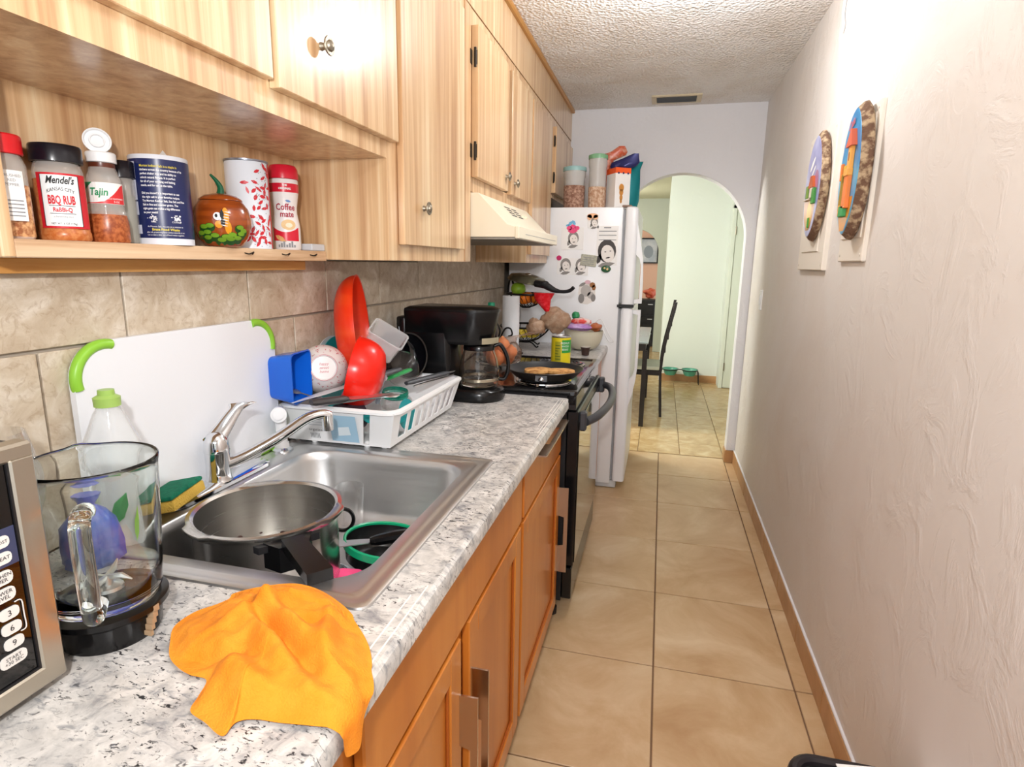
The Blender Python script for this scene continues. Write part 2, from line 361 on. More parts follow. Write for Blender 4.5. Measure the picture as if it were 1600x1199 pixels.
# dining room and the rooms beyond it
S(O('wall_dining_far', B(.035, 1.7, 7.2, 9.6, 0, 2.5), MINT, sm=0))
S(O('wall_dining_return', B(.70, 1.7, 6.95, 7.2, 0, 2.5), MINT, sm=0))
S(O('wall_dining_right', B(1.65, 1.72, 4.34, 6.95, 0, 2.5), MINT, sm=0))
S(O('wall_dining_left', B(-2.3, -2.2, 4.34, 12.2, 0, 2.5), MINT, sm=0))
S(O('wall_dining_near', MB().box(-2.3, -1.0, 4.3, 4.34, 0, 2.5).box(.69, 1.7, 4.3, 4.34, 0, 2.5), MINT, sm=0))
S(O('ceiling_dining', B(-2.3, 1.72, 4.34, 12.2, 2.37, 2.5), P('ceiling_olive', '#cfcdb4', .8), sm=0))
a2, r2, z2 = -.44, .36, 1.557
poly = [(-2.2, 0), (a2-r2, 0)] + [(a2-r2*math.cos(PI*i/30), z2+r2*math.sin(PI*i/30)) for i in range(31)] + [(a2+r2, 0), (.035, 0), (.035, 2.37), (-2.2, 2.37)]
S(O('wall_hall', xz(MB(), poly, 9.6, 9.72), GREYW, sm=25))
S(O('wall_far_room', B(-2.2, 1.7, 12.0, 12.2, 0, 2.4), PEACH, sm=0))
S(O('baseboard_dining', B(.04, .70, 7.185, 7.2, 0, .085), SKIRT, sm=0))
d = S(O('door_1', B(.745, 1.5, 6.925, 6.95, .01, 1.975), P('door_paint', '#dfe6da', .4), sm=0))
O('door_frame', MB().box(.70, .742, 6.915, 6.95, 0, 2.02, .004).box(.70, 1.56, 6.915, 6.95, 1.98, 2.02, .004), P('door_trim', '#e2e8dd', .4), d)
for z in (.25, 1.75): O('hinge', MB().cyl((.744, 6.918, z-.045), (.744, 6.918, z+.045), .007), NICKEL, d)

# ================================================================ UPPER CABINETS
def knob(x, y, z, parent, r=.0175):
    k = MB(); k.m = AX((x, y, z), (1, 0, 0))
    k.lathe([(0, 0), (.008, 0), (.0065, .004), (.005, .010), (.006, .013), (r*.9, .014), (r, .016), (r*.95, .0185), (r*.6, .0185), (r*.5, .022), (r*.2, .0245), (0, .025)], 28, lambda q, zz, a: q*(1+.05*math.sin(14*a)) if zz > .0135 and q > r*.7 else q)
    return O('knob', k, NICKEL, parent)
def slab_door(y0, y1, z0, z1, parent, x0=-.6665, x1=-.648, kn=None, hinges=()):
    d = O('door', B(x0, x1, y0, y1, z0, z1, .0015), LAM, parent)
    if kn: knob(x1, kn[0], kn[1], d)
    for z in hinges:
        h = MB().cyl((x1-.010, y0-.004, z-.03), (x1-.010, y0-.004, z+.03), .0045, n=10); h.box(x0+.001, x0+.004, y0-.022, y0-.003, z-.022, z+.022); h.box(x1-.013, x1-.004, y0-.003, y0-.0005, z-.022, z+.022)
        O('hinge', h, DARKM, d)
    return d
XF = -.667
ca = T('upper_cabinet', 'pale laminate wall cabinet above the spice shelf', 'cabinet', (-.8, .5, 1.366))
O('body', B(XB+.0005, XF, -.45, 1.3725, 1.614, 2.19), LAM, ca)
slab_door(-.06, .418, 1.663, 2.14, ca); slab_door(.43, .922, 1.663, 2.14, ca); slab_door(.933, 1.398, 1.653, 2.14, ca, x1=-.645, kn=(1.068, 1.760))
O('back_panel', B(XB+.0005, XB+.006, .612, 1.3725, 1.392, 1.614), LAM, ca)
O('end_panel', B(XB+.0005, -.840, .594, .612, 1.366, 1.614, .002), LAM, ca)
sh = O('shelf', B(XB+.0005, -.842, .6125, 1.372, 1.366, 1.391, .0015), PINE, ca)
O('cleat', B(XB+.0005, -.905, -.2, 1.3725, 1.343, 1.3655, .001), P('orange_pine', '#c58a45', .5, var=('#d8a562', (40, 4, 40), .4, .7)), ca)
for y in (1.075, 1.20, 1.31):
    O('hook', MB().tube(spline([(-.842, y-.012, 1.381), (-.834, y-.008, 1.379), (-.834, y+.006, 1.383), (-.842, y+.012, 1.379)], 5), .0014, 6), DARKM, sh)
cb = T('upper_cabinet', 'tall laminate wall cabinet between the spice shelf and the hood', 'cabinet', (-.8, 1.7, 1.37))
O('body', B(XB+.0005, XF, 1.374, 2.017, 1.37, 2.19, .001), LAM, cb)
slab_door(1.43, 1.905, 1.411, 2.14, cb, kn=(1.555, 1.512))
O('stile', B(XF, XF+.003, 1.955, 2.015, 1.372, 2.188), LAM, cb)
cc = T('upper_cabinet', 'short laminate wall cabinet with ajar doors above the hood', 'cabinet', (-.8, 2.46, 1.612))
body = MB().box(XB+.0005, XF, 2.0185, 2.05, 1.612, 2.19).box(XB+.0005, XF, 2.87, 2.9035, 1.612, 2.19).box(XB+.0005, XF, 2.05, 2.87, 1.612, 1.66).box(XB+.0005, XF, 2.05, 2.87, 2.142, 2.19).box(XB+.0005, XB+.02, 2.05, 2.87, 1.66, 2.142)
O('body', body, LAM, cc, sm=0); O('shelf', B(XB+.02, -.69, 2.051, 2.869, 1.90, 1.915), LAM, cc)
slab_door(2.03, 2.448, 1.66, 2.14, cc, x1=-.642, kn=(2.405, 1.712), hinges=(2.04, 1.745)); slab_door(2.512, 2.897, 1.655, 2.142, cc, x1=-.646, kn=(2.565, 1.705))
cd = T('upper_cabinet', 'laminate wall cabinet right of the hood, beside the refrigerator', 'cabinet', (-.8, 3.19, 1.37))
O('body', B(XB+.0005, XF, 2.905, 3.455, 1.37, 2.19, .001), LAM, cd); slab_door(2.94, 3.44, 1.412, 2.14, cd)
cx = T('upper_cabinet', 'small laminate wall cabinet above the refrigerator', 'cabinet', (-.8, 3.84, 1.75))
O('body', B(XB+.0005, XF, 3.457, 4.215, 1.75, 2.19, .001), LAM, cx); slab_door(3.52, 3.86, 1.775, 2.14, cx, x1=-.64, hinges=(2.06, 1.86)); slab_door(3.88, 4.19, 1.775, 2.14, cx, hinges=())
fa = O('cabinet_fascia', B(XB+.0005, -.664, -.45, 4.218, 2.193, 2.368), LAM); tag(fa, 'long laminate fascia closing the gap between wall cabinets and ceiling', 'fascia')
tr = O('trim_2', xz(MB(), [(-.93, 2.369), (-.652, 2.369), (-.646, 2.374), (-.648, 2.3895), (-.93, 2.3895)], -.45, 4.218), P('honey_trim', '#b98546', .4)); S(tr)

# ================================================================ RANGE HOOD
hd = T('range_hood', 'cream range hood with vent slots under the short cabinet', 'range hood', (-.72, 2.4, 1.452))
hp = [(XB+.001, 1.458), (-.505, 1.458), (-.505, 1.493), (-.532, 1.500), (-.640, 1.607), (XB+.001, 1.607)]
O('shell', xz(MB(), hp, 2.0195, 2.78), CREAM, hd, sm=20)
O('front_lip', MB().box(-.505, -.489, 2.0195, 2.78, 1.452, 1.496, .003), CREAM, hd)
O('under_panel', B(XB+.001, -.506, 2.03, 2.77, 1.450, 1.4575), P('hood_grey', '#8f8a80', .45, .5), hd)
O('badge_strip', B(-.489, -.4885, 2.12, 2.74, 1.470, 1.4715), INKG, hd)
nrm = Vector((.107, 0, .108)).normalized(); dn = Vector((.108, 0, -.107)).normalized()
sl = MB()
for cy in (2.33, 2.44):
    for k in range(4):
        c = Vector((-.632, cy, 1.599)) + dn*(.022+.015*k) + nrm*.0005
        a = Vector((0, .042, 0)); b = dn*.0034
        O('slot', MB().add([c-a-b, c+a-b, c+a+b, c-a+b], [(0, 1, 2, 3)]), INK, hd, sm=0)
for cy in (2.53, 2.57):
    c = Vector((-.632, cy, 1.599)) + dn*.05; O('button', MB().cyl(c, c+nrm*.005, .008), CREAM, hd)

# ================================================================ BASE CABINETS
XD = -.315
def shaker(y0, y1, z0, z1, parent, w=.055, name='door'):
    m = MB(); m.box(-.332, XD, y0, y0+w, z0, z1, .002).box(-.332, XD, y1-w, y1, z0, z1, .002).box(-.332, XD, y0+w, y1-w, z0, z0+w, .002).box(-.332, XD, y0+w, y1-w, z1-w, z1, .002)
    d = O(name, m, ORG, parent)
    O('panel', B(-.331, -.3245, y0+w-.001, y1-w+.001, z0+w-.001, z1-w+.001), ORG, d)
    bd = MB(); e = .006
    bd.box(-.3245, -.3185, y0+w, y0+w+e, z0+w, z1-w, .002).box(-.3245, -.3185, y1-w-e, y1-w, z0+w, z1-w, .002).box(-.3245, -.3185, y0+w, y1-w, z0+w, z0+w+e, .002).box(-.3245, -.3185, y0+w, y1-w, z1-w-e, z1-w, .002)
    O('bead', bd, P('maple_bead', '#a2521a', .35), d); return d
SATIN = P('satin_nickel', '#c9c2b8', .22, 1)
def pull_v(y, z0, z1, parent):
    p = [(XD, z1), (XD+.036, z1), (XD+.036, z0), (XD, z0), (XD, z0+.105), (XD+.022, z0+.11), (XD+.022, z1-.115), (XD, z1-.11)]
    O('handle', MB_ring(p, y), SATIN, parent)
def MB_ring(p, y): return xz(MB(), p, y-.0022, y+.0022)
bl = T('base_cabinet', 'honey maple base cabinet under the microwave', 'cabinet', (-.63, 0, 0))
O('body', B(XB+.002, -.333, -.45, .515, .085, .861), ORG, bl); O('toe_kick', B(XB+.01, -.40, -.45, .515, .001, .085), BLACKM, bl)
shaker(.03, .50, .088, .69, bl); O('drawer_front', B(-.332, XD, .03, .50, .705, .853, .003), ORG, bl)
bs_ = T('base_cabinet', 'honey maple sink base cabinet with two panelled doors', 'cabinet', (-.63, .96, 0))
bm_ = MB().box(XB+.002, -.333, .517, .535, .085, .861).box(XB+.002, -.333, 1.38, 1.398, .085, .861).box(XB+.002, -.333, .535, 1.38, .085, .10).box(-.352, -.333, .535, 1.38, .10, .145).box(-.352, -.333, .535, 1.38, .68, .861).box(-.352, -.333, .88, .975, .145, .68)
O('body', bm_, ORG, bs_, sm=0); O('toe_kick', B(XB+.01, -.40, .517, 1.398, .001, .085), BLACKM, bs_)
O('false_drawer_front', B(-.332, XD, .545, 1.388, .705, .855, .003), ORG, bs_)
d1 = shaker(.535, .905, .09, .692, bs_); pull_v(.895, .205, .58, d1); d2 = shaker(.955, 1.385, .09, .692, bs_); pull_v(.966, .21, .585, d2)
bdr = T('base_cabinet', 'honey maple drawer base cabinet next to the black range', 'cabinet', (-.63, 1.7, 0))
O('body', B(XB+.002, -.333, 1.40, 2.005, .085, .861), ORG, bdr); O('toe_kick', B(XB+.01, -.40, 1.40, 2.005, .001, .085), BLACKM, bdr)
d3 = shaker(1.412, 2.0, .09, .69, bdr); pull_v(1.99, .235, .57, d3)
dw = O('drawer', B(-.332, XD, 1.412, 2.0, .703, .855, .003), ORG, bdr)
hp = [(XD, 1.53), (XD+.036, 1.53), (XD+.036, 1.935), (XD, 1.935), (XD, 1.83), (XD+.022, 1.825), (XD+.022, 1.64), (XD, 1.635)]
O('handle', MB().prism(hp, .838, .8425), SATIN, dw)
bf = T('base_cabinet', 'short honey maple base cabinet between range and refrigerator', 'cabinet', (-.63, 3.14, 0))
O('body', B(XB+.002, -.333, 2.83, 3.45, .085, .861), ORG, bf); O('toe_kick', B(XB+.01, -.40, 2.83, 3.45, .001, .085), BLACKM, bf); shaker(2.84, 3.44, .09, .69, bf); O('drawer_front', B(-.332, XD, 2.84, 3.44, .703, .855, .003), ORG, bf)
# ================================================================ COUNTERTOPS
def nose(x=-.29): return [(x-.08, .8625), (x-.006, .8625), (x, .869), (x, .888), (x-.003, .895), (x-.010, ZT), (x-.08, ZT)]
ct = T('countertop', 'long speckled grey granite-look countertop around the sink', 'countertop', (-.6, .8, .862))
m = xz(MB(), nose(), -.45, 1.985)
m.prism([(-.37, 1.985), (-.292, 1.985), (-.294, 1.999), (-.303, 2.008), (-.37, 2.012)], .8625, ZT)
m.box(XB+.001, -.37, -.45, .66, .8625, ZT).box(XB+.001, -.37, 1.28, 2.012, .8625, ZT).box(XB+.001, -.895, .66, 1.28, .8625, ZT)
O('slab', m, GRAN, ct, sm=25)
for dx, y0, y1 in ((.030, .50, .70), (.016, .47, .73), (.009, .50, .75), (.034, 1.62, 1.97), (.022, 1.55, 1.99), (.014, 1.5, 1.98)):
    O('painted_highlight', MB().tube([(-.29-dx, y0, ZT-(.0022 if dx < .01 else 0)), (-.29-dx, y1, ZT-(.0022 if dx < .01 else 0))], .0011, 6), P('highlight_paint', '#efece4', .3), ct)  # pale strips imitating the highlight lines along the counter nosing
c2 = O('countertop', xz(MB(), nose(-.285), 2.825, 3.455).box(XB+.001, -.365, 2.825, 3.455, .8625, ZT), GRAN, sm=25); tag(c2, 'short granite-look countertop between range and refrigerator', 'countertop')
# ================================================================ SINK, FAUCET, SPRAYER
sk = T('kitchen_sink', 'stainless steel drop-in sink with a single deep bowl', 'sink', (-.63, .97, .735))
R = lambda a, b, c, d_, r, z: rrect(a, b, c, d_, r, z, 8)
rings = [R(-.909, -.361, .644, 1.292, .02, .9005), R(-.908, -.362, .645, 1.291, .02, .9035), R(-.902, -.368, .651, 1.285, .018, .9055), R(-.896, -.374, .657, 1.279, .016, .9035), R(-.88, -.386, .667, 1.268, .02, .9030),
         R(-.876, -.390, .671, 1.264, .022, .9042), R(-.872, -.394, .675, 1.26, .024, .903), R(-.838, -.410, .697, 1.246, .075, .9025), R(-.833, -.414, .701, 1.242, .073, .899), R(-.829, -.418, .705, 1.238, .07, .88), R(-.815, -.432, .719, 1.224, .07, .765), R(-.805, -.442, .729, 1.214, .068, .746), R(-.785, -.462, .749, 1.194, .055, .737), R(-.70, -.55, .87, 1.05, .03, .734)]
O('basin', MB().loft(rings, False, True), STEEL, sk, sm=50)
dm = MB(); dm.m = Matrix.Translation((-.625, .97, .7345)); dm.lathe([(0, .001), (.03, .001), (.036, .003), (.044, .003), (.046, 0)], 28); O('drain', dm, CHROME, sk)
fc = T('kitchen_faucet', 'chrome single-lever faucet on a long base plate', 'faucet', (-.872, .975, .905))
m = MB(); m.loft([rrect(-.900, -.846, .828, 1.118, .026, .9045, 6), rrect(-.899, -.847, .829, 1.117, .025, .911, 6), rrect(-.892, -.854, .838, 1.108, .019, .916, 6)]); O('base_plate', m, CHROME, fc)
m = MB(); m.m = Matrix.Translation((-.874, .973, .914)); m.lathe([(.027, 0), (.0245, .006), (.0235, .03), (.0245, .062), (.0255, .063), (.0255, .066), (.024, .085), (.017, .098), (.008, .103), (0, .104)], 32); O('body', m, CHROME, fc)
lp = [(-.874, .968, 1.000), (-.866, .985, 1.022), (-.855, 1.004, 1.050), (-.846, 1.017, 1.068)]
lr = spline(lp, 5); m = MB(); rings = []
for i, q in enumerate(lr):
    t = i/(len(lr)-1); w = .020*(1-t)+.010*t if t < .75 else .010+.012*(t-.75)*4; h = .013*(1-t)+.005*t
    side = Vector((.85, .5, 0)).normalized(); up = Vector((-.3, -.5, .75)).normalized()
    rings.append([q+side*w*math.cos(a)+up*h*math.sin(a) for a in (2*PI*k/14 for k in range(14))])
q = lr[-1]; side = Vector((.85, .5, 0)).normalized(); fwd = Vector((.3, .8, .12)).normalized()
rings.append([q+fwd*.012+side*.024*math.cos(a)+Vector((0, 0, .002))*math.sin(a) for a in (2*PI*k/14 for k in range(14))])
O('lever', m.loft(rings), CHROME, fc, sm=60)
sp = spline([(-.862, .985, .945), (-.835, 1.015, .958), (-.79, 1.062, .988), (-.755, 1.10, 1.017), (-.738, 1.117, 1.026), (-.722, 1.133, 1.028), (-.712, 1.143, 1.022)], 6)
O('spout', MB().tube(sp, [.0135*(1-.25*i/len(sp)) for i in range(len(sp))], 14).cyl((-.716, 1.139, 1.026), (-.716, 1.139, .990), .0135, .0125), CHROME, fc, sm=60)
sy_ = T('sink_sprayer', 'white side sprayer standing in its holder behind the sink', 'sprayer', (-.888, 1.205, .903))
m = MB(); m.m = Matrix.Translation((-.888, 1.205, .903)); m.lathe([(.026, 0), (.0255, .005), (.019, .010), (0, .010)], 24); O('holder_ring', m, CHROME, sy_)
m = MB(); m.m = Matrix.Translation((-.888, 1.205, .912)); m.lathe([(.018, 0), (.016, .012), (.0135, .016), (.0125, .05), (.015, .085), (.014, .095), (0, .097)], 20); O('handle', m, WHITE, sy_)
h_ = O('head', MB().cyl((-.895, 1.212, .998), (-.868, 1.172, 1.004), .0165, .0185, 24), WHITE, sy_)
O('nozzle', MB().cyl((-.8675, 1.171, 1.004), (-.866, 1.169, 1.0045), .012), WENAM, sy_)

# ================================================================ RANGE
rg = T('kitchen_range', 'black electric coil range with glass oven door', 'range', (-.6, 2.43, 0))
y0, y1 = 2.05, 2.81
O('body', B(XB+.004, -.305, y0, y1, .075, .902, .002), BLACKM, rg)
for fy in (y0+.03, y1-.03):
    for fx in (-.34, -.86): O('foot', MB().cyl((fx, fy, .001), (fx, fy, .03), .018).cyl((fx, fy, .02), (fx, fy, .08), .008), BLACKM, rg)
tp = O('cooktop', MB().loft([rrect(XB+.004, -.270, y0-.004, y1+.004, .012, .902, 4), rrect(XB+.004, -.268, y0-.004, y1+.004, .012, .915, 4), rrect(XB+.012, -.276, y0+.004, y1-.004, .010, .919, 4), rrect(XB+.03, -.296, y0+.022, y1-.022, .008, .919, 4), rrect(XB+.034, -.300, y0+.026, y1-.026, .008, .914, 4)]), P('black_enamel', '#141416', .1, coat=.4), rg, sm=40)
def coil(cx, cy, r, parent):
    c = O('drip_pan', (lambda q: q)(_pan(cx, cy, r)), CHROME, parent)
    pts = []; turns = 4
    for i in range(turns*28+1):
        a = 2*PI*i/28; rad = .018+(r-.018)*i/(turns*28); pts.append((cx+rad*math.cos(a), cy+rad*math.sin(a), .9235))
    O('coil', MB().tube(pts, .0042, 6), P('coil_grey', '#2a2a2c', .4, .4), parent)
def _pan(cx, cy, r):
    m = MB(); m.m = Matrix.Translation((cx, cy, .914)); m.lathe([(0, .0005), (r*.8, .001), (r+.006, .004), (r+.012, .0045), (r+.013, .001)], 32); return m
for cx, cy, r in ((-.43, 2.235, .098), (-.41, 2.63, .082), (-.73, 2.235, .075), (-.73, 2.63, .095)): coil(cx, cy, r, rg)
O('front_panel', B(-.305, -.272, y0, y1, .845, .902, .003), P('black_enamel', '#141416'), rg)
dr = O('oven_door', MB().box(-.304, -.262, y0+.003, y1-.003, .225, .842, .004), BLACK, rg)
O('glass', B(-.262, -.2585, y0+.02, y1-.02, .235, .80, .001), BLACKG, dr)
for hy in (y0+.035, y1-.035): O('handle_bracket', B(-.262, -.235, hy-.018, hy+.018, .765, .838, .006), P('handle_grey', '#3c3d42', .35), dr)
O('handle', MB().tube(spline([(-.238, y0+.03, .80), (-.205, y0+.10, .805), (-.182, y0+.24, .808), (-.175, (y0+y1)/2, .808), (-.182, y1-.24, .808), (-.205, y1-.10, .805), (-.238, y1-.03, .80)], 6), .0165, 14), P('handle_grey', '#3c3d42'), dr)
O('storage_drawer', B(-.304, -.266, y0+.003, y1-.003, .085, .215, .004), BLACK, rg)

# ================================================================ REFRIGERATOR
fr = T('refrigerator', 'white top-freezer refrigerator covered with photos and magnets', 'refrigerator', (-.55, 3.83, 0))
fy0, fy1 = 3.468, 4.19
O('body', MB().box(-.90, -.236, fy0, fy1, .035, 1.688, .006, 2), WENAM, fr)
O('base_grille', B(-.88, -.20, fy0+.02, fy1-.02, .003, .05, .004), P('grille_grey', '#cfd1d4', .4), fr)
GASK = P('gasket_grey', '#8f9296', .6)
O('gasket', MB().box(-.236, -.224, fy0+.01, fy1-.01, .06, 1.118).box(-.236, -.224, fy0+.01, fy1-.01, 1.15, 1.675), GASK, fr)
for nm, z0, z1 in (('freezer_door', 1.143, 1.692), ('fresh_food_door', .055, 1.125)):
    d = O(nm, MB().loft([rrect(-.224, -.150, fy0-.002, fy1, .022, z0, 5), rrect(-.224, -.150, fy0-.002, fy1, .022, z1-.02, 5), rrect(-.222, -.156, fy0+.002, fy1-.004, .022, z1-.006, 5), rrect(-.215, -.17, fy0+.01, fy1-.01, .02, z1, 5)]), WENAM, fr)
    if nm == 'freezer_door': pf = [(-.153, 1.60), (-.130, 1.50), (-.112, 1.40), (-.106, 1.28), (-.106, 1.150), (-.150, 1.150), (-.150, 1.172), (-.122, 1.176), (-.122, 1.37), (-.132, 1.405), (-.152, 1.425)]
    else: pf = [(-.152, 1.112), (-.108, 1.112), (-.108, .78), (-.116, .69), (-.132, .60), (-.153, .525), (-.153, .70), (-.133, .725), (-.124, .76), (-.124, 1.085), (-.152, 1.09)]
    O('handle', xz(MB(), pf, fy0+.004, fy0+.040), WENAM, d, sm=20)
O('hinge', B(-.245, -.19, fy0+.01, fy0+.05, 1.688, 1.70, .003), P('hinge_brown', '#8b6f5e', .5), fr)
O('middle_hinge', B(-.245, -.15, fy0-.006, fy0+.03, 1.126, 1.141), BLACKM, fr)
# photos and magnets on the refrigerator's side
fz = fy0-.0012
SKINP = P('photo_light', '#e9e4df', .5); MID = P('photo_mid', '#8b8784', .5); DRK = P('photo_dark', '#3b3634', .5)
def fside(d=0.0): return lambda u, v: (u, fz-.0006-d, v)
def card(name, label, cat, x0, x1, z0, z1, mat=PAPER, tilt=0, group=None):
    cxx, czz = (x0+x1)/2, (z0+z1)/2; m = MB(); m.m = Matrix.Translation((cxx, fz, czz)) @ Matrix.Rotation(tilt, 4, 'Y')
    m.box(-(x1-x0)/2, (x1-x0)/2, -.0006, .0006, -(z1-z0)/2, (z1-z0)/2); return tag(O(name, m, mat, sm=0), label, cat, group)
def portrait(parent, cx, cz, s, hair=DRK):
    polyset(parent, 'print_hair', MID if s < .1 else hair, [ellpts(cx, cz+.10*s, .42*s, .52*s), leaf(cx-.35*s, cz-.25*s, .5*s, .25*s, 1.3)], .0002)
    polyset(parent, 'print_face', SKINP, [ellpts(cx+.04*s, cz-.02*s, .30*s, .40*s, rot=.2)], .0005)
    polyset(parent, 'print_features', DRK, [ellpts(cx-.07*s, cz+.06*s, .045*s, .022*s, 8), ellpts(cx+.16*s, cz+.10*s, .045*s, .022*s, 8), leaf(cx+.06*s, cz-.20*s, .24*s, .07*s, .2)], .0008)
    polyset(parent, 'print_shoulder', MID, [leaf(cx, cz-.52*s, .8*s, .28*s, .2)], .0003)
def polyset(parent, name, mat, polys, d):
    m = MB(); g_ = fside(d)
    for p in polys: polyon(m, g_, p)
    return O(name, m, mat, parent, sm=0)
p1 = card('photo_print', 'black and white portrait photo with pink crown stickers on the refrigerator', 'photo', -.585, -.455, 1.450, 1.575); portrait(p1, -.515, 1.508, .075)
polyset(p1, 'crown_sticker', P('sticker_pink', '#e8487f', .4), [ellpts(-.54, 1.572, .016, .012), ellpts(-.518, 1.580, .016, .013), ellpts(-.495, 1.572, .014, .012), leaf(-.52, 1.556, .06, .03, 0)], .0012)
polyset(p1, 'butterfly_sticker', P('sticker_blue', '#6db4dc', .4), [leaf(-.535, 1.598, .035, .02, .9), leaf(-.515, 1.602, .035, .02, 2.1), leaf(-.55, 1.588, .022, .014, .3)], .0013)
p2 = card('photo_print', 'small photo under a peach shell magnet near the refrigerator top', 'photo', -.435, -.372, 1.572, 1.64); portrait(p2, -.398, 1.60, .05)
polyset(p2, 'shell_magnet', P('sticker_peach', '#f0b98e', .5), [ellpts(-.408, 1.64, .032, .014), ellpts(-.425, 1.632, .014, .016), ellpts(-.39, 1.632, .014, .014)], .003)
p3 = card('photo_print', 'pair of photo-booth portraits held by a pink magnet', 'photo', -.605, -.42, 1.305, 1.402, tilt=.03)
portrait(p3, -.555, 1.355, .075); portrait(p3, -.465, 1.355, .075); polyset(p3, 'pink_magnet', P('magnet_magenta', '#c21e63', .4), [ellpts(-.595, 1.402, .016, .015, 8)], .004)
m4 = MB(); m4.m = Matrix.Translation((-.42, fz-.003, 1.39)) @ Matrix.Rotation(.12, 4, 'Y'); m4.box(-.047, .047, -.003, .003, -.032, .032, .002)
mg = tag(O('fridge_magnet', m4, P('magnet_stone', '#b9b8a6', .6, var=('#8d8f83', 60, .4, .7))), 'pale stone magnet with small engraved lines on the refrigerator', 'magnet')
for k in range(4): O('engraved_line', MB().add([(-.455, fz-.0066, 1.410-.012*k+dz) for dz in (0,)]+[(-.39, fz-.0066, 1.404-.012*k), (-.39, fz-.0066, 1.4015-.012*k), (-.455, fz-.0066, 1.4075-.012*k)], [(0, 1, 2, 3)]), INKG, mg, sm=0)
p4 = card('photo_print', 'tall note sheet with lines above a smiling portrait photo', 'photo', -.378, -.258, 1.365, 1.585); portrait(p4, -.318, 1.432, .125)
polyset(p4, 'note_lines', INKG, [[(-.368, z), (-.268, z), (-.268, z+.004), (-.368, z+.004)] for z in (1.505, 1.53, 1.553)] + [[(-.34, 1.572), (-.30, 1.572), (-.30, 1.578), (-.34, 1.578)]], .0005)
mgb = O('fridge_magnet', MB().ell((-.318, fz-.006, 1.343), .028, .006, .020), P('magnet_green', '#2b5b3a', .3)); tag(mgb, 'dark green oval magnet under the smiling portrait', 'magnet')
O('spot', MB().ell((-.326, fz-.0115, 1.347), .006, .003, .006).ell((-.310, fz-.0115, 1.342), .006, .003, .007), P('magnet_gold', '#e5c58a', .3), mgb)
m5 = MB(); polyon(m5, lambda u, v: (u, fz-.0004, v), [(-.475, 1.20), (-.468, 1.25), (-.44, 1.268), (-.40, 1.262), (-.375, 1.23), (-.372, 1.18), (-.39, 1.15), (-.42, 1.135), (-.46, 1.14)])
p5 = tag(O('photo_print', m5, SKINP, sm=0), 'cut-out photo with a brown bow magnet low on the refrigerator', 'photo'); m5.v = []
polyset(p5, 'print_dark', MID, [ellpts(-.455, 1.17, .018, .028), ellpts(-.385, 1.175, .014, .022), leaf(-.45, 1.252, .05, .02, .5)], .0006); polyset(p5, 'print_hair', P('photo_soft', '#b9b4b0', .5), [ellpts(-.43, 1.215, .030, .034), ellpts(-.40, 1.19, .02, .02)], .0004)
polyset(p5, 'bow_magnet', P('magnet_brown', '#9a6535', .5), [ellpts(-.392, 1.25, .017, .016, 8), ellpts(-.383, 1.235, .012, .016, 8)], .004); polyset(p5, 'pink_bow', P('magnet_pinkpale', '#e0b8c2', .5), [ellpts(-.42, 1.266, .018, .012, 8)], .0035)
# on top of the refrigerator
def canister(x, y, r, h, lidc, fill, label, fr_):
    t = T('storage_canister', label, 'canister', (x, y, 1.689)); m = MB(); m.m = Matrix.Translation((x, y, 1.689))
    m.lathe([(0, 0), (r*.88, 0), (r*.9, .01), (r*.94, h*.78), (r, h*.82), (r, h), (r*.97, h), (r*.97, h*.83), (r*.91, h*.78), (r*.86, .012), (0, .012)], 28); O('jar', m, FROST, t)
    m = MB(); m.m = Matrix.Translation((x, y, 1.689)); m.lathe([(0, .0), (r*.89, .0), (r*.915, .01), (r*.94, h*fr_*.5), (r*.95, h*fr_), (r*.5, h*fr_+.01), (0, h*fr_+.006)], 28); S(O('cereal_filling', m, fill, t), 'stuff')
    m = MB(); m.m = Matrix.Translation((x, y, 1.689+h)); m.lathe([(0, .016), (r*.7, .016), (r*.75, .010), (r*1.03, .010), (r*1.05, .004), (r*1.05, -.012), (r*1.01, -.012), (r*1.01, .0005), (0, .0005)], 28); O('lid', m, lidc, t)
canister(-.540, 3.60, .066, .225, P('lid_aqua', '#a7d3d2', .35, trans=.3), P('cereal_brown', '#8a6250', .8, var=('#c9a48e', 70, .4, .65), bump=(90, 1, .01)), 'wide clear canister half full of brown cereal with aqua lid', .58)
canister(-.405, 3.60, .054, .290, P('lid_green', '#8cc79a', .35, trans=.3), P('cereal_tan', '#b98e70', .8, var=('#e3c9b0', 70, .4, .65), bump=(90, 1, .01)), 'tall slim clear canister of tan cereal with green lid', .42)
bx = T('food_box', 'white and orange food carton on top of the refrigerator', 'box', (-.285, 3.62, 1.689)); m = MB(); m.m = TR((-.285, 3.62, 1.689), .55)
m.box(-.048, .048, -.058, .058, 0, .225, .001); O('carton', m, P('carton_white', '#ece9e6', .5), bx)
m = MB(); m.m = TR((-.285, 3.62, 1.689), .55); m.box(-.0485, .0485, -.0585, .0585, .195, .2255); O('orange_band', m, P('carton_orange', '#ee5a1e', .4), bx)
m = MB(); m.m = TR((-.285, 3.62, 1.689), .55)
for cz_, a_, b_ in ((.115, .016, .022), (.09, .013, .02), (.06, .010, .018), (.04, .007, .012)): polyon(m, lambda u, v: (u, -.0592, v), ellpts(-.008, cz_, a_, b_))
O('gingerbread_print', m, P('print_ginger', '#c98a3e', .5), bx, sm=0)
m = MB(); m.m = TR((-.285, 3.62, 1.689), .55)
for u_ in (-.03, 0, .03): polyon(m, lambda u, v: (u, -.0596, v), ellpts(u_, .195, .006, .006, 10)); polyon(m, lambda u, v: (.0492, u, v), ellpts(u_, .195, .006, .006, 10))
O('dots', m, INKN, bx, sm=0)
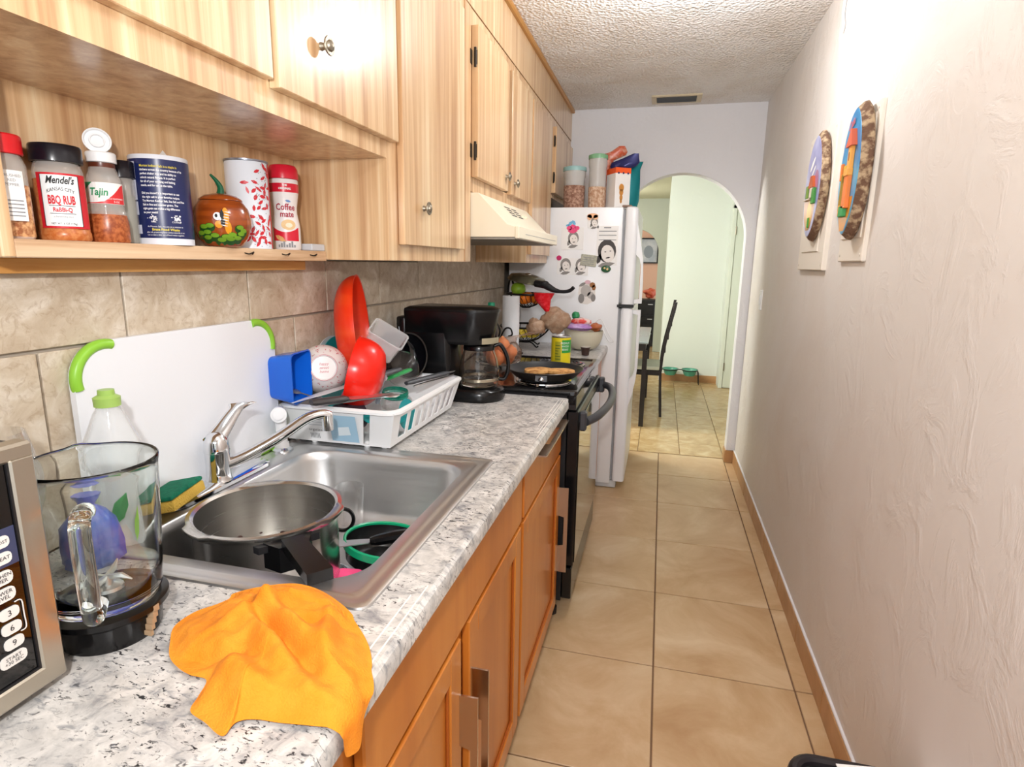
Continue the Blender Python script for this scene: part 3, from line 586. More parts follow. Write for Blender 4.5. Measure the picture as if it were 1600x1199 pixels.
def bag(name, label, pts_rings, mat, seed, amp=.006):
    m = MB(); rings = []; n = 24
    for (cx_, cy_, cz_), rx_, ry_, tw in pts_rings:
        ring = []
        for k in range(n):
            a = 2*PI*k/n; w = 1+amp*60*noise.noise(Vector((math.cos(a)*1.6+seed, math.sin(a)*1.6, cz_*22)))*.18
            x_, y_ = rx_*math.cos(a)*w, ry_*math.sin(a)*w; ring.append((cx_+x_*math.cos(tw)-y_*math.sin(tw), cy_+x_*math.sin(tw)+y_*math.cos(tw), cz_))
        rings.append(ring)
    return tag(O(name, m.loft(rings), mat, sm=50), label, 'bag')
bag('snack_bag', 'teal and blue foil snack bag behind the carton on the refrigerator', [((-.235, 3.75, 1.690), .055, .03, .2), ((-.233, 3.75, 1.75), .068, .04, .2), ((-.23, 3.75, 1.86), .066, .035, .2), ((-.228, 3.75, 1.93), .06, .018, .2), ((-.222, 3.75, 1.975), .07, .003, .2)], P('foil_teal', '#0f7f86', .25, .3), 3)
bag('snack_bag', 'dark blue foil snack bag lying over the white carton', [((-.29, 3.71, 1.917), .045, .02, .1), ((-.27, 3.70, 1.94), .075, .024, .1), ((-.255, 3.70, 1.962), .085, .016, .1), ((-.225, 3.70, 1.985), .05, .008, .1), ((-.195, 3.70, 2.012), .016, .003, .1)], P('foil_navy', '#2c2f66', .25, .3), 5)
bag('snack_bag', 'crumpled orange plastic bag behind the tall canister', [((-.385, 3.76, 1.690), .045, .04, 0), ((-.39, 3.76, 1.85), .05, .04, .1), ((-.38, 3.76, 1.985), .05, .035, 0), ((-.335, 3.76, 2.015), .075, .022, .1), ((-.30, 3.76, 2.035), .05, .02, .2), ((-.285, 3.76, 2.065), .02, .012, .2)], P('bag_orange', '#d9603a', .3, trans=.2, var=('#e8b39c', 40, .45, .7)), 8, .012)
# ================================================================ MICROWAVE
mw = T('microwave_oven', 'stainless countertop microwave with black keypad at the left edge', 'microwave', (-.77, .17, ZT))
O('body', B(XB+.006, -.640, -.08, .434, .913, 1.182, .004), P('microwave_case', '#2b2b2e', .4), mw)
for fx in (-.67, -.89):
    for fy in (0, .40): O('foot', MB().cyl((fx, fy, ZT), (fx, fy, .915), .012), BLACKM, mw)
MWS = P('microwave_steel', '#b9b2a4', .3, .9, bump=((8, 300, 300), .05, .002))
fr_ = MB().box(-.6398, -.617, -.08, .437, .912, .936, .003).box(-.6398, -.617, -.08, .437, 1.166, 1.184, .003).box(-.6398, -.617, .411, .437, .930, 1.170, .003).box(-.6398, -.617, -.08, -.05, .930, 1.170, .003)
O('front_frame', fr_, MWS, mw)
O('bezel', MB().box(-.6385, -.619, .4095, .4135, .930, 1.168).box(-.6385, -.619, -.05, .41, .9345, .9375), BLACKM, mw)
kp = O('keypad', B(-.6395, -.621, -.05, .4112, .9345, 1.167), BLACKG, mw)
O('blue_panel', B(-.621, -.6206, .345, .4085, 1.062, 1.102), P('keypad_blue', '#39405e', .3), kp)
KEY = P('key_silver', '#dcdad6', .4); KM = lambda y, z: (lambda u, v: (-.6192, y+u, z+v))
def key(y, z, w, h, s, sz):
    m = MB(); m.m = MYZ; m.loft([rrect(y-w/2, y+w/2, z-h/2, z+h/2, h*.38, -.6208, 3), rrect(y-w/2, y+w/2, z-h/2, z+h/2, h*.38, -.6196, 3)]); k = O('button', m, KEY, kp)
    ls = s.split('\n')
    for i, t_ in enumerate(ls): text(t_, sz, KM(y, z+(len(ls)-1)*.5*sz*.9-i*sz*.9), 'lettering', INK, k)
for y_, col_ in ((.391, '369'), (.362, '258'), (.333, '147')):
    for i, ch in enumerate(col_): key(y_, 1.013-.0165*i, .019, .0125, ch, .009)
key(.388, .963, .026, .0135, 'START\n+30 SEC', .0052); key(.355, .963, .026, .0135, 'STOP\nCLEAR', .0052); key(.362, .978-.0165*.0, .0, .0, '', .001) if False else None
key(.387, 1.034, .026, .0145, 'POWER\nLEVEL', .0058); key(.387, 1.052, .026, .0145, 'KITCHEN\nTIMER', .0056); key(.390, 1.072, .024, .0125, 'REHEAT', .0056); key(.390, 1.089, .024, .0125, 'DEFROST', .0048)
O('key_bracket', MB().tube(spline([(-.6195, .397, 1.0225), (-.6195, .4035, 1.021), (-.6195, .404, 1.005), (-.6195, .404, .990), (-.6195, .3985, .9885)], 4), .0006, 6), KEY, kp)

# ================================================================ BLENDER JAR
bx_, by_ = -.655, .525; bj = T('blender_jar', 'clear glass blender jar on a black screw base beside the microwave', 'blender jar', (bx_, by_, ZT))
m = MB(); m.m = Matrix.Translation((bx_, by_, ZT)); m.lathe([(0, .002), (.050, .002), (.054, 0), (.056, .004), (.0575, .030), (.062, .034), (.066, .037), (.066, .044), (.060, .046), (.052, .046), (.050, .012), (0, .012)], 72, lambda r, z, a: r*(1-.045*(1 if math.sin(9*a) > .2 else 0)) if .001 < z < .032 and r > .053 else r)
O('base_collar', m, BLACK, bj, sm=30)
m = MB()
for k_ in range(5): m.box(bx_+.052+.001*k_, bx_+.0665, by_-.006+.002*k_, by_-.002+.003*k_, ZT+.006+.007*k_, ZT+.012+.0075*k_)
O('peeling_label', m, P('worn_tan', '#a98d6e', .6), bj, sm=0)
def jarfn(r, z, a):
    q = r*(1+.018*math.cos(4*a+.5)*min(1, max(0, (.17-z)/.05)))
    if z > .205: q += .012*math.exp(-((a-2.6)/.16)**2)*(z-.205)/.025
    return q
H = .229; m = MB(); m.m = Matrix.Translation((bx_, by_, ZT))
out = [(.0, .0465), (.050, .0465), (.058, .049), (.061, .056), (.064, .09), (.0665, .14), (.0685, .19), (.070, .220), (.0712, .225), (.0712, H), (.0698, H+.001)]
inn = [(.0682, H-.001), (.0672, .215), (.0655, .19), (.0636, .14), (.061, .09), (.057, .060), (.045, .054), (0, .054)]
m.lathe(out+inn, 64, jarfn); O('jar', m, GLASS, bj, sm=60)
hd_ = Vector((.66, -.75, 0)).normalized()
hp_ = [Vector((bx_, by_, ZT)) + hd_*r + Vector((0, 0, z)) for r, z in ((.064, .188), (.085, .192), (.100, .184), (.103, .165), (.101, .12), (.098, .085), (.090, .071), (.0635, .072))]
O('handle', MB().tube(spline(hp_, 5), .0105, 12), GLASS, bj, sm=60)
m = MB(); m.m = Matrix.Translation((bx_, by_, ZT+.0545))
m.lathe([(.02, 0), (.018, .006), (.007, .009), (.006, .02), (0, .021)], 16)
for k in range(4):
    a = k*PI/2+.4; m.tube([(0, 0, .018), (.018*math.cos(a), .018*math.sin(a), .02), (.030*math.cos(a), .030*math.sin(a), .028 if k % 2 else .014)], [.004, .004, .0012], 6)
O('blade', m, STEEL, bj)

# ================================================================ BEHIND THE SINK
bo = T('dish_soap_bottle', 'empty clear dish soap bottle with green cap at the cutting board', 'bottle', (-.838, .712, ZT))
m = MB(); m.m = Matrix.Translation((-.838, .712, ZT)); m.lathe([(0, 0), (.036, 0), (.039, .004), (.037, .05), (.032, .09), (.031, .11), (.036, .15), (.0375, .165), (.034, .185), (.022, .225), (.0165, .236), (.0165, .245), (.0155, .245), (.0155, .236), (.021, .224), (.033, .184), (.0355, .165), (.034, .15), (.030, .11), (.031, .09), (.036, .05), (.038, .006), (0, .003)], 32, lambda r, z, a: r*(1.12 if abs(math.cos(a-.9)) > .7 else .97) if z < .2 else r); O('bottle', m, CLEARP, bo, sm=60)
m = MB(); m.m = Matrix.Translation((-.838, .712, ZT+.238)); m.lathe([(.0185, 0), (.019, .014), (.012, .018), (.0115, .026), (0, .027)], 24); O('cap', m, P('cap_green', '#a9cf6a', .3, trans=.2), bo)
g_ = cylmap(-.838, .712, .0435, -.55, ZT+.06); m = MB(); polyon(m, g_, leaf(-.004, .02, .06, .026, 1.2)); O('label', m, P('label_green', '#2f8f4e', .4), bo, sm=0); m = MB(); polyon(m, g_, leaf(.022, -.015, .06, .012, 1.4)); O('label', m, GREEN, bo, sm=0)
wg = T('wine_glass', 'clear round wine glass behind the microwave', 'glass', (-.852, .552, ZT)); m = MB(); m.m = Matrix.Translation((-.852, .552, ZT))
m.lathe([(0, 0), (.034, 0), (.034, .002), (.006, .006), (.0045, .02), (.0045, .085), (.010, .095), (.030, .112), (.042, .14), (.046, .17), (.043, .205), (.036, .236), (.035, .236), (.042, .205), (.0448, .17), (.041, .141), (.029, .114), (.010, .098), (0, .097)], 36); O('glass', m, THIN, wg, sm=60)
m = MB(); rings = []
for i, (z, r) in enumerate(((0, .030), (.02, .041), (.05, .043), (.08, .038), (.10, .024), (.115, .010), (.135, .018))):
    rings.append([(-.795+r*math.cos(a)*(1+.25*noise.noise(Vector((math.cos(a)*2, math.sin(a)*2, z*30)))), .622+r*math.sin(a)*(1+.2*noise.noise(Vector((math.sin(a)*2, math.cos(a)*2, z*30+9)))), ZT+.0005+z) for a in (2*PI*k/24 for k in range(24))])
tag(O('plastic_bag', m.loft(rings), P('bag_blue', '#1f55c8', .3, trans=.1, var=('#6f6fd0', 25, .45, .7)), sm=60), 'crumpled blue plastic bag behind the blender jar', 'bag')
cbd = T('cutting_board', 'white plastic cutting board with lime corners leaning on the tiles', 'cutting board', (-.92, .98, ZT))
m = MB(); m.m = MYZ; m.loft([rrect(.724, 1.238, .902, 1.229, .062, x, 8) for x in (-.9265, -.9255, -.9160, -.915)]); O('board', m, P('board_white', '#e8ebf0', .45, bump=(150, .1, .002)), cbd)
for cy, cz, a0 in ((.786, 1.167, 90), (1.176, 1.167, 0), (1.176, .964, -90), (.786, .964, 180)):
    m = MB(); pts = []
    for i in range(-2, 15):
        a = math.radians(a0+90*i/12); pts.append((-.9205, cy+.0555*math.cos(a), cz+.0555*math.sin(a)))
    O('corner_grip', MB().tube([(x+.0015, y, z) for x, y, z in pts], .0092, 12), GREEN, cbd)
sg = T('kitchen_sponge', 'green and yellow scouring sponge propped on the faucet plate', 'sponge', (-.86, .845, .905))
for nm, z0, z1, mt in (('sponge_layer', 0, .021, P('sponge_yellow', '#e0bb52', .9, bump=(300, .8, .006))), ('scourer', .0212, .030, P('scourer_green', '#0f8a68', .95, var=('#0b6a52', 120, .4, .7), bump=(500, 1, .004)))):
    m = MB(); m.m = TR((-.858, .838, .9185), .25, 0, -.20); m.box(-.034, .034, -.054, .054, z0, z1, .004, 2); O(nm, m, mt, sg)

# ================================================================ ORANGE CLOTH
Bp = [(-.56, .518), (-.58, .546), (-.579, .578), (-.563, .603), (-.548, .632), (-.515, .658), (-.481, .670), (-.438, .662), (-.387, .636), (-.353, .609), (-.322, .578), (-.300, .545), (-.284, .510), (-.270, .490), (-.250, .478), (-.262, .455), (-.300, .448), (-.345, .442), (-.391, .433), (-.394, .412), (-.424, .422), (-.45, .431), (-.458, .451), (-.468, .474), (-.491, .476), (-.513, .482), (-.538, .495)]
bp = spline([(x, y, 0) for x, y in Bp], 8, True); cen = Vector((-.425, .555, 0)); NR = 44; rows = []
def cloth_h(x, y, s):
    G = lambda d, w: math.exp(-d*d/(2*w*w))
    d = .005+.020*(1-s**2.5)
    d += .015*G((x+.478)-.55*(y-.58), .010)*G(y-.585, .035)
    d += .022*G((y-.566)+.50*(x+.43), .010)*G(x+.425, .055)
    d -= .022*G((y-.546)+.55*(x+.43), .0075)*G(x+.425, .045)
    d += .022*G((y-.520)+.55*(x+.41), .013)*G(x+.405, .060)
    d += .020*G((x+.365)+.55*(y-.56), .010)*G(y-.565, .040)
    d -= .016*G((y-.585)-.25*(x+.40), .008)*G(x+.395, .035)
    d -= .018*G((y-.497)-.15*(x+.47), .008)*G(x+.480, .032)
    d += .016*G((y-.478)+.62*(x+.43), .014)*G(x+.42, .05)
    d -= .010*G((y-.500)+.40*(x+.36), .010)*G(x+.36, .035)
    d += .010*G((y-.462)+.10*(x+.36), .012)*G(x+.36, .06)
    d += .006*noise.noise(Vector((x*24, y*24, 3)))+.0025*noise.noise(Vector((x*70, y*70, 5)))
    return max(.0025, d*(1 if s < .82 else 1-.75*(s-.82)/.18))
vs = []; n = len(bp)
for i in range(NR+1):
    s = i/NR
    for q in bp:
        p = cen.lerp(q, s); h = cloth_h(p.x, p.y, s); base = .9065 if (p.y > .62) else .9015
        x, y, z = p.x, p.y, base+h
        e = x+.300
        if e > 0:
            k = min(1, e/.02); z = .9015+h*(1-k)-max(0, e-.008)*1.0*k-.004*k; x = -.300+min(e, .012+.004*k)+.004*k+.0015*math.sin(y*160)
            if e > .014: x = -.2835+.0015*math.sin(y*160)
        vs.append((x, y, z))
fs = [(i*n+k, i*n+(k+1) % n, (i+1)*n+(k+1) % n, (i+1)*n+k) for i in range(NR) for k in range(n)]
m = MB().add(vs, fs); N0 = len(m.v)
tag(O('dish_cloth', m, P('cloth_orange', '#f59a2a', .9, var=('#ee8c1a', 25, .35, .65), bump=(420, .5, .004)), sm=80), 'crumpled orange microfiber cloth draped over the counter edge', 'cloth')

# ================================================================ IN THE SINK
px_, py_, pr = -.681, .868, .125; pc = T('pressure_cooker', 'stainless pressure cooker pot without lid in the sink', 'pot', (px_, py_, .737)); m = MB(); m.m = Matrix.Translation((px_, py_, .7375))
m.lathe([(0, 0), (pr*.93, 0), (pr*.98, .006), (pr, .015), (pr, .165), (pr+.003, .172), (pr+.008, .178), (pr+.008, .183), (pr+.001, .184), (pr-.004, .180), (pr-.004, .02), (pr-.010, .008), (0, .007)], 64, lambda r, z, a: r+(.008 if z > .17 and r > pr and (math.sin(3*a+1.2) > .75) else 0)); O('pot_body', m, STEELP, pc, sm=40)
fd_ = MB()
random.seed(5)
for k in range(26):
    a = random.uniform(1.2, 3.6) if k < 18 else random.uniform(0, 6.28); z = random.uniform(.03, .10) if k < 18 else random.uniform(.03, .16); rr = pr-.0050
    fd_.ell((px_+rr*math.cos(a), py_+rr*math.sin(a), .7375+z), random.uniform(.0018, .0060), random.uniform(.0018, .005), random.uniform(.0015, .0042), 7, 5)
S(O('food_residue', fd_, P('burnt_bits', '#3a2019', .8), pc), 'stuff')
hdv = Vector((.78, -.625, 0)).normalized(); sdv = Vector((.625, .78, 0)); root = Vector((px_, py_, 0))+hdv*(pr+.002)
def hb(m, a0, a1, w0, w1, z0, z1, dz=0):
    v = []
    for a, w, zz in ((a0, w0, 0), (a1, w1, dz)):
        for s_ in (-1, 1):
            for z in (z0, z1): q = root+hdv*a+sdv*w*s_; v.append((q.x, q.y, z+zz))
    return m.add(v, [(0, 1, 3, 2), (4, 6, 7, 5), (0, 2, 6, 4), (1, 5, 7, 3), (0, 4, 5, 1), (2, 3, 7, 6)])
hh = O('long_handle', hb(hb(MB(), .0, .034, .040, .024, .868, .912), .024, .158, .0175, .0195, .903, .922, .0), BLACK, pc, sm=0)
O('bracket', hb(MB(), -.002, .010, .055, .05, .898, .910), BLACKM, hh, sm=0); O('screw', MB().cyl(root+hdv*.02+Vector((0, 0, .912)), root+hdv*.02+Vector((0, 0, .914)), .005), CHROME, hh)
O('helper_handle', MB().tube(spline([(px_+pr*math.cos(a), py_+pr*math.sin(a), .9) if i in (0, 4) else (px_+(pr+.022)*math.cos(a), py_+(pr+.022)*math.sin(a), .902) for i, a in enumerate((2.1, 2.2, 2.4, 2.6, 2.7))], 4), .008, 8), BLACK, pc)
gl = MB(); gl.m = Matrix.Translation((-.692, 1.180, .7375)); gl.lathe([(0, 0), (.027, 0), (.029, .003), (.034, .102), (.0328, .103), (.0272, .012), (0, .009)], 36); tag(O('drinking_glass', gl, THIN, sm=60), 'clear glass tumbler standing in the sink', 'glass')
mu = T('mug', 'black mug with round handle in the sink behind the pot', 'mug', (-.712, 1.072, .7375)); m = MB(); m.m = Matrix.Translation((-.712, 1.072, .7375)); m.lathe([(0, 0), (.031, 0), (.034, .004), (.035, .090), (.0325, .090), (.031, .008), (0, .006)], 32); O('cup', m, BLACK, mu)
c_ = Vector((-.704, 1.080, .792)); dd = Vector((.86, .5, 0)).normalized(); O('handle', MB().tube([c_+dd*(.044+.023*math.cos(a))+Vector((0, 0, .026*math.sin(a))) for a in (-2.5+5*i/20 for i in range(21))], .0045, 10), BLACK, mu)
sk_ = T('small_skillet', 'small black skillet with a green rim lying in the sink', 'skillet', (-.530, 1.035, .740)); m = MB(); m.m = TR((-.530, 1.035, .742), 0, -.10, .12)
m.lathe([(0, 0), (.07, 0), (.083, .012), (.089, .048), (.0865, .05), (.080, .016), (.069, .005), (0, .005)], 48); O('pan', m, P('nonstick_black', '#121214', .25), sk_)
m = MB(); m.m = TR((-.530, 1.035, .742), 0, -.10, .12); m.lathe([(.0885, .036), (.0915, .038), (.0925, .052), (.090, .055), (.0865, .053), (.086, .044), (.0885, .036)], 48); O('rim', m, P('rim_green', '#0fa070', .3), sk_)
kn = T('spatula', 'steel spatula with thick black handle resting in the skillet', 'spatula', (-.53, .99, .80)); a_, b_ = Vector((-.60, .968, .806)), Vector((-.535, .985, .815)); c3 = Vector((-.452, 1.010, .832))
O('blade', MB().loft([[a_+Vector(q) for q in ((-.006, -.016, -.001), (-.006, .016, -.001), (-.006, .016, .001), (-.006, -.016, .001))], [b_+Vector(q) for q in ((0, -.010, -.001), (0, .010, -.001), (0, .010, .001), (0, -.010, .001))]]), STEEL, kn, sm=0)
O('handle', MB().tube([b_, b_.lerp(c3, .15), b_.lerp(c3, .6), c3], [.008, .011, .013, .011], 10), BLACK, kn)
m = MB(); m.m = TR((-.540, .905, .765), .5, .35, .2); m.loft([rrect(-.024, .024, -.030, .030, .012, 0, 4), rrect(-.026, .026, -.032, .032, .012, .006, 4)]); tag(O('scrub_pad', m, P('pad_pink', '#e6497f', .7)), 'pink scrub pad wedged under the pot handle in the sink', 'pad')
m = MB(); m.m = TR((-.785, 1.205, .80), .9, -.9, 0); m.box(-.006, .006, -.002, .002, -.05, .03, .002); m.ell((0, 0, .045), .012, .004, .018, 14, 8); tag(O('spoon', m, WHITE), 'white plastic spoon leaning in the back corner of the sink', 'spoon')

# ================================================================ DISH RACK
rk = T('dish_rack', 'white plastic dish rack full of drying dishes beside the sink', 'dish rack', (-.765, 1.49, ZT))
X0, X1, Y0, Y1, zb, zt = -.924, -.604, 1.248, 1.735, .912, 1.010; ins = .026
m = MB(); m.loft([rrect(X0, X1, Y0, Y1, .035, zt+.004, 6), rrect(X0-.003, X1+.010, Y0-.010, Y1+.010, .04, zt, 6), rrect(X0-.003, X1+.010, Y0-.010, Y1+.010, .04, zt-.006, 6), rrect(X0-.001, X1, Y0, Y1, .035, zt-.006, 6)], False, False)
O('rim', m, WHITE, rk)
m = MB(); m.loft([rrect(X0+ins, X1-ins, Y0+ins, Y1-ins, .03, zb, 4), rrect(X0+ins, X1-ins, Y0+ins, Y1-ins, .03, zb+.003, 4)]); O('tray_floor', m, WHITE, rk)
def wall(nm, a0, a1, b0, b1, u0, u1, v0, v1, lab=None):   # bilinear wall patch between bottom edge b0-b1 and top edge a0-a1
    A0, A1, B0, B1 = map(Vector, (a0, a1, b0, b1))
    f = lambda u, v: (B0.lerp(B1, u)).lerp(A0.lerp(A1, u), v)
    return O(nm, MB().sheet(lambda u, v: f(u0+(u1-u0)*u, v0+(v1-v0)*v), 4, 2, .0028), WHITE, rk, sm=20)
NRt, FRt, BLt, BRt = (X1, Y0, zt-.002), (X1, Y1, zt-.002), (X0, Y0, zt-.002), (X0, Y1, zt-.002)
NRb, FRb, BLb, BRb = (X1-ins, Y0+ins, zb), (X1-ins, Y1-ins, zb), (X0+ins*.4, Y0+ins, zb), (X0+ins*.4, Y1-ins, zb)
wall('side_wall', BLt, NRt, BLb, NRb, .0, .74, 0, 1); wall('side_wall', BLt, NRt, BLb, NRb, .80, 1, 0, 1); wall('side_wall', BRt, FRt, BRb, FRb, 0, 1, 0, 1); wall('side_wall', BLt, BRt, BLb, BRb, 0, 1, 0, 1)
wall('side_wall', NRt, FRt, NRb, FRb, 0, 1, 0, .16); wall('side_wall', NRt, FRt, NRb, FRb, 0, 1, .80, 1); wall('side_wall', NRt, FRt, NRb, FRb, 0, .09, .16, .80)
for k in range(8): u = .19+.105*k; wall('slat', NRt, FRt, NRb, FRb, u, u+(.036 if k < 7 else .075), .16, .80)
for fx, fy in ((-.655, 1.296), (-.905, 1.296), (-.655, 1.70), (-.905, 1.70), (-.70, 1.29), (-.85, 1.29)): O('foot', MB().ell((fx, fy, .9105), .009, .009, .0105, 12, 8), WHITE, rk)
lb = lambda u, v: (-.79+u, Y0+ins*(1-(v+.045)/.098)-.0035, .955+v)
O('paper_label', MB().sheet(lambda u, v: lb(.005+.075*u-.0, -.035+.072*v), 4, 2), P('label_skyblue', '#9fc4dc', .5), rk, sm=0)
m = MB(); polyon(m, lambda u, v: lb(u, v+.0), [(.025, -.02), (.06, -.015), (.058, .008), (.028, .004)]); pl = O('label_picture', MB().add([q+Vector((0, -.0006, 0)) for q in m.v], m.f), P('label_pale', '#d9e6ee', .5), rk, sm=0)
O('label_barcode', MB().add([lb(-.055+.004*k+d_, v)for k in range(7) for d_, v in ((0, -.032), (.0018, -.032), (.0018, -.018), (0, -.018))], [tuple(range(4*k, 4*k+4)) for k in range(7)]), INKG, rk, sm=0)
text('organizer', .011, lambda u, v: Vector(lb(-.036+u, -.008+v))+Vector((0, -.0004, 0)), 'lettering', INK, rk)
O('label_lines', MB().add([lb(u_, v) for z_ in (.004, .012, .020) for u_, v in ((-.055, z_), (-.012, z_), (-.012, z_+.003), (-.055, z_+.003))], [tuple(range(4*k, 4*k+4)) for k in range(3)]), P('label_palegrey', '#c7cdd2', .5), rk, sm=0)
# ---- dishes
def bowl(m, R_, D, t=.0025, base=.45, n=48, pw=2.2):
    o = [(R_*(base+(1-base)*(1-(1-s)**pw)**(1/pw)), D*s) for s in [i/10 for i in range(11)]]
    return m.lathe([(0, 0)]+o+[(R_+.002, D), (R_+.002, D+.002), (R_-t, D+.001)]+[(max(.001, r-t), z+t*.5) for r, z in o[::-1][1:]]+[(0, t)], n)
nb = Vector((.93, .36, .08)).normalized(); m = MB(); m.m = AX(Vector((-.832, 1.525, 1.173))-nb*.064, nb); bowl(m, .156, .064, .003, .38); tag(O('mixing_bowl', m, REDO, sm=50), 'large orange-red mixing bowl standing on edge in the dish rack', 'bowl')
nb = Vector((-.93, -.30, .22)).normalized(); m = MB(); m.m = AX(Vector((-.780, 1.385, 1.078))-nb*.075, nb); bowl(m, .095, .078, .003, .35); tag(O('mixing_bowl', m, REDB, sm=50), 'small bright red bowl tipped sideways in front of the large one', 'bowl')
tb = T('plastic_tub', 'blue plastic tub on its side at the corner of the dish rack', 'tub', (-.885, 1.285, 1.01)); m = MB(); m.m = TR((-.893, 1.252, 1.083), .12)
w_, h_ = .050, .062; ring = lambda x, s, r: [(x, a*s, b*s) for a, b, _ in rrect(-w_, w_, -h_, h_, r, 0, 4)]
m.loft([ring(-.030, .78, .018), ring(-.026, .84, .018), ring(.034, 1, .014), ring(.038, 1.03, .014), ring(.038, .97, .014), ring(.030, .96, .014), ring(-.024, .80, .016)]); O('tub', m, BLUE, tb, sm=30)
nb = Vector((.55, -.82, .22)).normalized(); pb = T('cereal_bowl', 'white bowl with red sketched pattern, its base facing out', 'bowl', (-.862, 1.385, 1.02))
m = MB(); m.m = AX((-.836, 1.325, 1.095), -nb, .0); m.lathe([(0, .003), (.030, .003), (.032, 0), (.035, 0), (.036, .005), (.052, .016), (.062, .036), (.0655, .066), (.063, .067), (.058, .036), (.045, .018), (0, .010)], 48); O('bowl', m, P('china_white', '#ece7e4', .2, var=('#e6dfdd', 20, .4, .6)), pb)
pk = MB(); pk.m = AX((-.836, 1.325, 1.095), -nb, .0); random.seed(11); RR = P('print_rose', '#c9737c', .5)
for k in range(95):
    a = random.uniform(0, 6.28); s = random.uniform(0, 1); r_ = .040+.022*s; z_ = .0078+(r_-.04)*.683 if r_ < .052 else .016+(r_-.052)*2.0; w2 = random.uniform(.0012, .0035); c = Vector(((r_+.0008)*math.cos(a), (r_+.0008)*math.sin(a), z_-.0010)); tt = Vector((-math.sin(a), math.cos(a), 0)); uu = Vector((math.cos(a)*.6, math.sin(a)*.6, .8))
    th_ = random.uniform(0, 3); e1 = (tt*math.cos(th_)+uu*math.sin(th_))*w2; e2 = (-tt*math.sin(th_)+uu*math.cos(th_))*w2*.35; pk.add([c-e1-e2, c+e1-e2, c+e1+e2, c-e1+e2], [(0, 1, 2, 3)])
O('printed_pattern', pk, RR, pb, sm=0)
mk = AX((-.836, 1.325, 1.095), -nb, .0); m = MB(); m.m = mk; m.tube([(.0335*math.cos(a), .0335*math.sin(a), -.0002) for a in (2*PI*i/40 for i in range(40))], .0008, 5, True); O('base_ring_print', m, RR, pb)
for i, (s_, z_) in enumerate((('happy', .010), ('sweet', 0), ('home', -.010))):
    text(s_, .011, lambda u, v, z_=z_: (mk @ Vector((-u*.9, v+z_, .0022))), 'lettering', RR, pb, shear=.3)
def plate(name, label, c, n_, R_, mat, cat='plate', depth=.014):
    m = MB(); m.m = AX(c, n_); m.lathe([(0, 0), (R_*.6, 0), (R_*.68, .003), (R_, depth), (R_, depth+.002), (R_*.66, .006), (0, .004)], 48); return tag(O(name, m, mat, sm=50), label, cat)
plate('dinner_plate', 'teal plate standing behind the large red bowl', (-.914, 1.505, 1.045), (1, .03, .03), .108, TEAL, depth=.009)
plate('dinner_plate', 'white-rimmed plate behind the teal plate in the dish rack', (-.926, 1.500, 1.042), (1, .03, .03), .112, P('plate_white', '#e5ebee', .2), depth=.009)
cn = T('food_container', 'clear plastic food container tipped between red and black bowls', 'container', (-.80, 1.60, 1.08)); m = MB(); m.m = TR((-.775, 1.545, 1.135), .35, .45, .55)
ring = lambda s, z, r: rrect(-.052*s, .052*s, -.040*s, .040*s, r, z, 4)
m.loft([ring(.86, -.032, .012), ring(.99, .032, .012), ring(1.06, .034, .012), ring(1.06, .038, .012), ring(.96, .038, .012), ring(.83, -.029, .011)]); O('container', m, CLEARP, cn, sm=30)
nb = Vector((.62, -.72, .25)).normalized()
for k, (c, R_, lab) in enumerate((((-.775, 1.69, 1.075), .072, 'black bowl standing on edge nearest the coffee maker'), ((-.815, 1.665, 1.080), .068, 'black bowl stacked behind the other black bowl'))):
    m = MB(); d_ = Vector((.85, -.45, .12)).normalized(); m.m = AX(Vector(c)-d_*.03, d_); bowl(m, R_, .05, .003, .5); tag(O('serving_bowl', m, P('black_bowl', '#0c0c10', .12, coat=.4), sm=50), lab, 'bowl')
m = MB(); m.m = AX((-.735, 1.575, 1.055), (.65, -.75, .2)); m.lathe([(0, .0), (.03, .001), (.05, .006), (.0525, .008), (.0525, .0095), (.048, .008), (.03, .003), (0, .002)], 40); tag(O('glass_lid', m, THIN, sm=60), 'round clear glass lid leaning before the black bowls', 'saucer')  # loose glass lid
rm = T('mug', 'mug with pinkish red handle lying low in the dish rack', 'mug', (-.80, 1.37, .99)); m = MB(); m.m = AX((-.80, 1.315, .962), (.5, .8, .05)); m.lathe([(0, 0), (.034, 0), (.038, .004), (.038, .07), (.035, .07), (.034, .008), (0, .006)], 30); O('cup', m, P('cup_dark', '#3a2f38', .3), rm)
O('handle', MB().tube(spline([(-.795, 1.345, 1.018), (-.780, 1.345, 1.038), (-.758, 1.355, 1.036), (-.748, 1.37, 1.012), (-.755, 1.38, .995)], 5), .0065, 8), P('handle_rose', '#c9525f', .35), rm)
jr = T('glass_jar', 'glass jar with teal tinted rim lying among the utensils', 'jar', (-.705, 1.47, .985)); m = MB(); m.m = TR((-.712, 1.478, .957), 0, .10, .1); m.lathe([(0, 0), (.036, 0), (.040, .006), (.040, .030), (.035, .038), (.0345, .056), (.033, .056), (.033, .038), (.037, .030), (.037, .008), (0, .005)], 36); O('jar', m, THIN, jr, sm=60)
m = MB(); m.m = TR((-.712, 1.478, .957), 0, .10, .1); m.lathe([(.0356, .038), (.0375, .041), (.0362, .045), (.0375, .049), (.0355, .056), (.034, .0565), (.0352, .045)], 36); O('thread_ring', m, P('teal_glass', '#1aa58a', .08, trans=.6), jr)
plate('storage_lid', 'round teal storage lid lying flat in the front of the dish rack', (-.685, 1.355, .958), (.1, -.05, 1), .055, TEAL, 'saucer', .006)  # loose lid of a storage container, lying flat
plate('storage_lid', 'teal storage lid standing against the slats of the dish rack', (-.645, 1.40, .966), (1, -.1, .15), .042, P('teal_plastic2', '#239a9f', .35), 'saucer', .005)  # second storage container lid, on edge
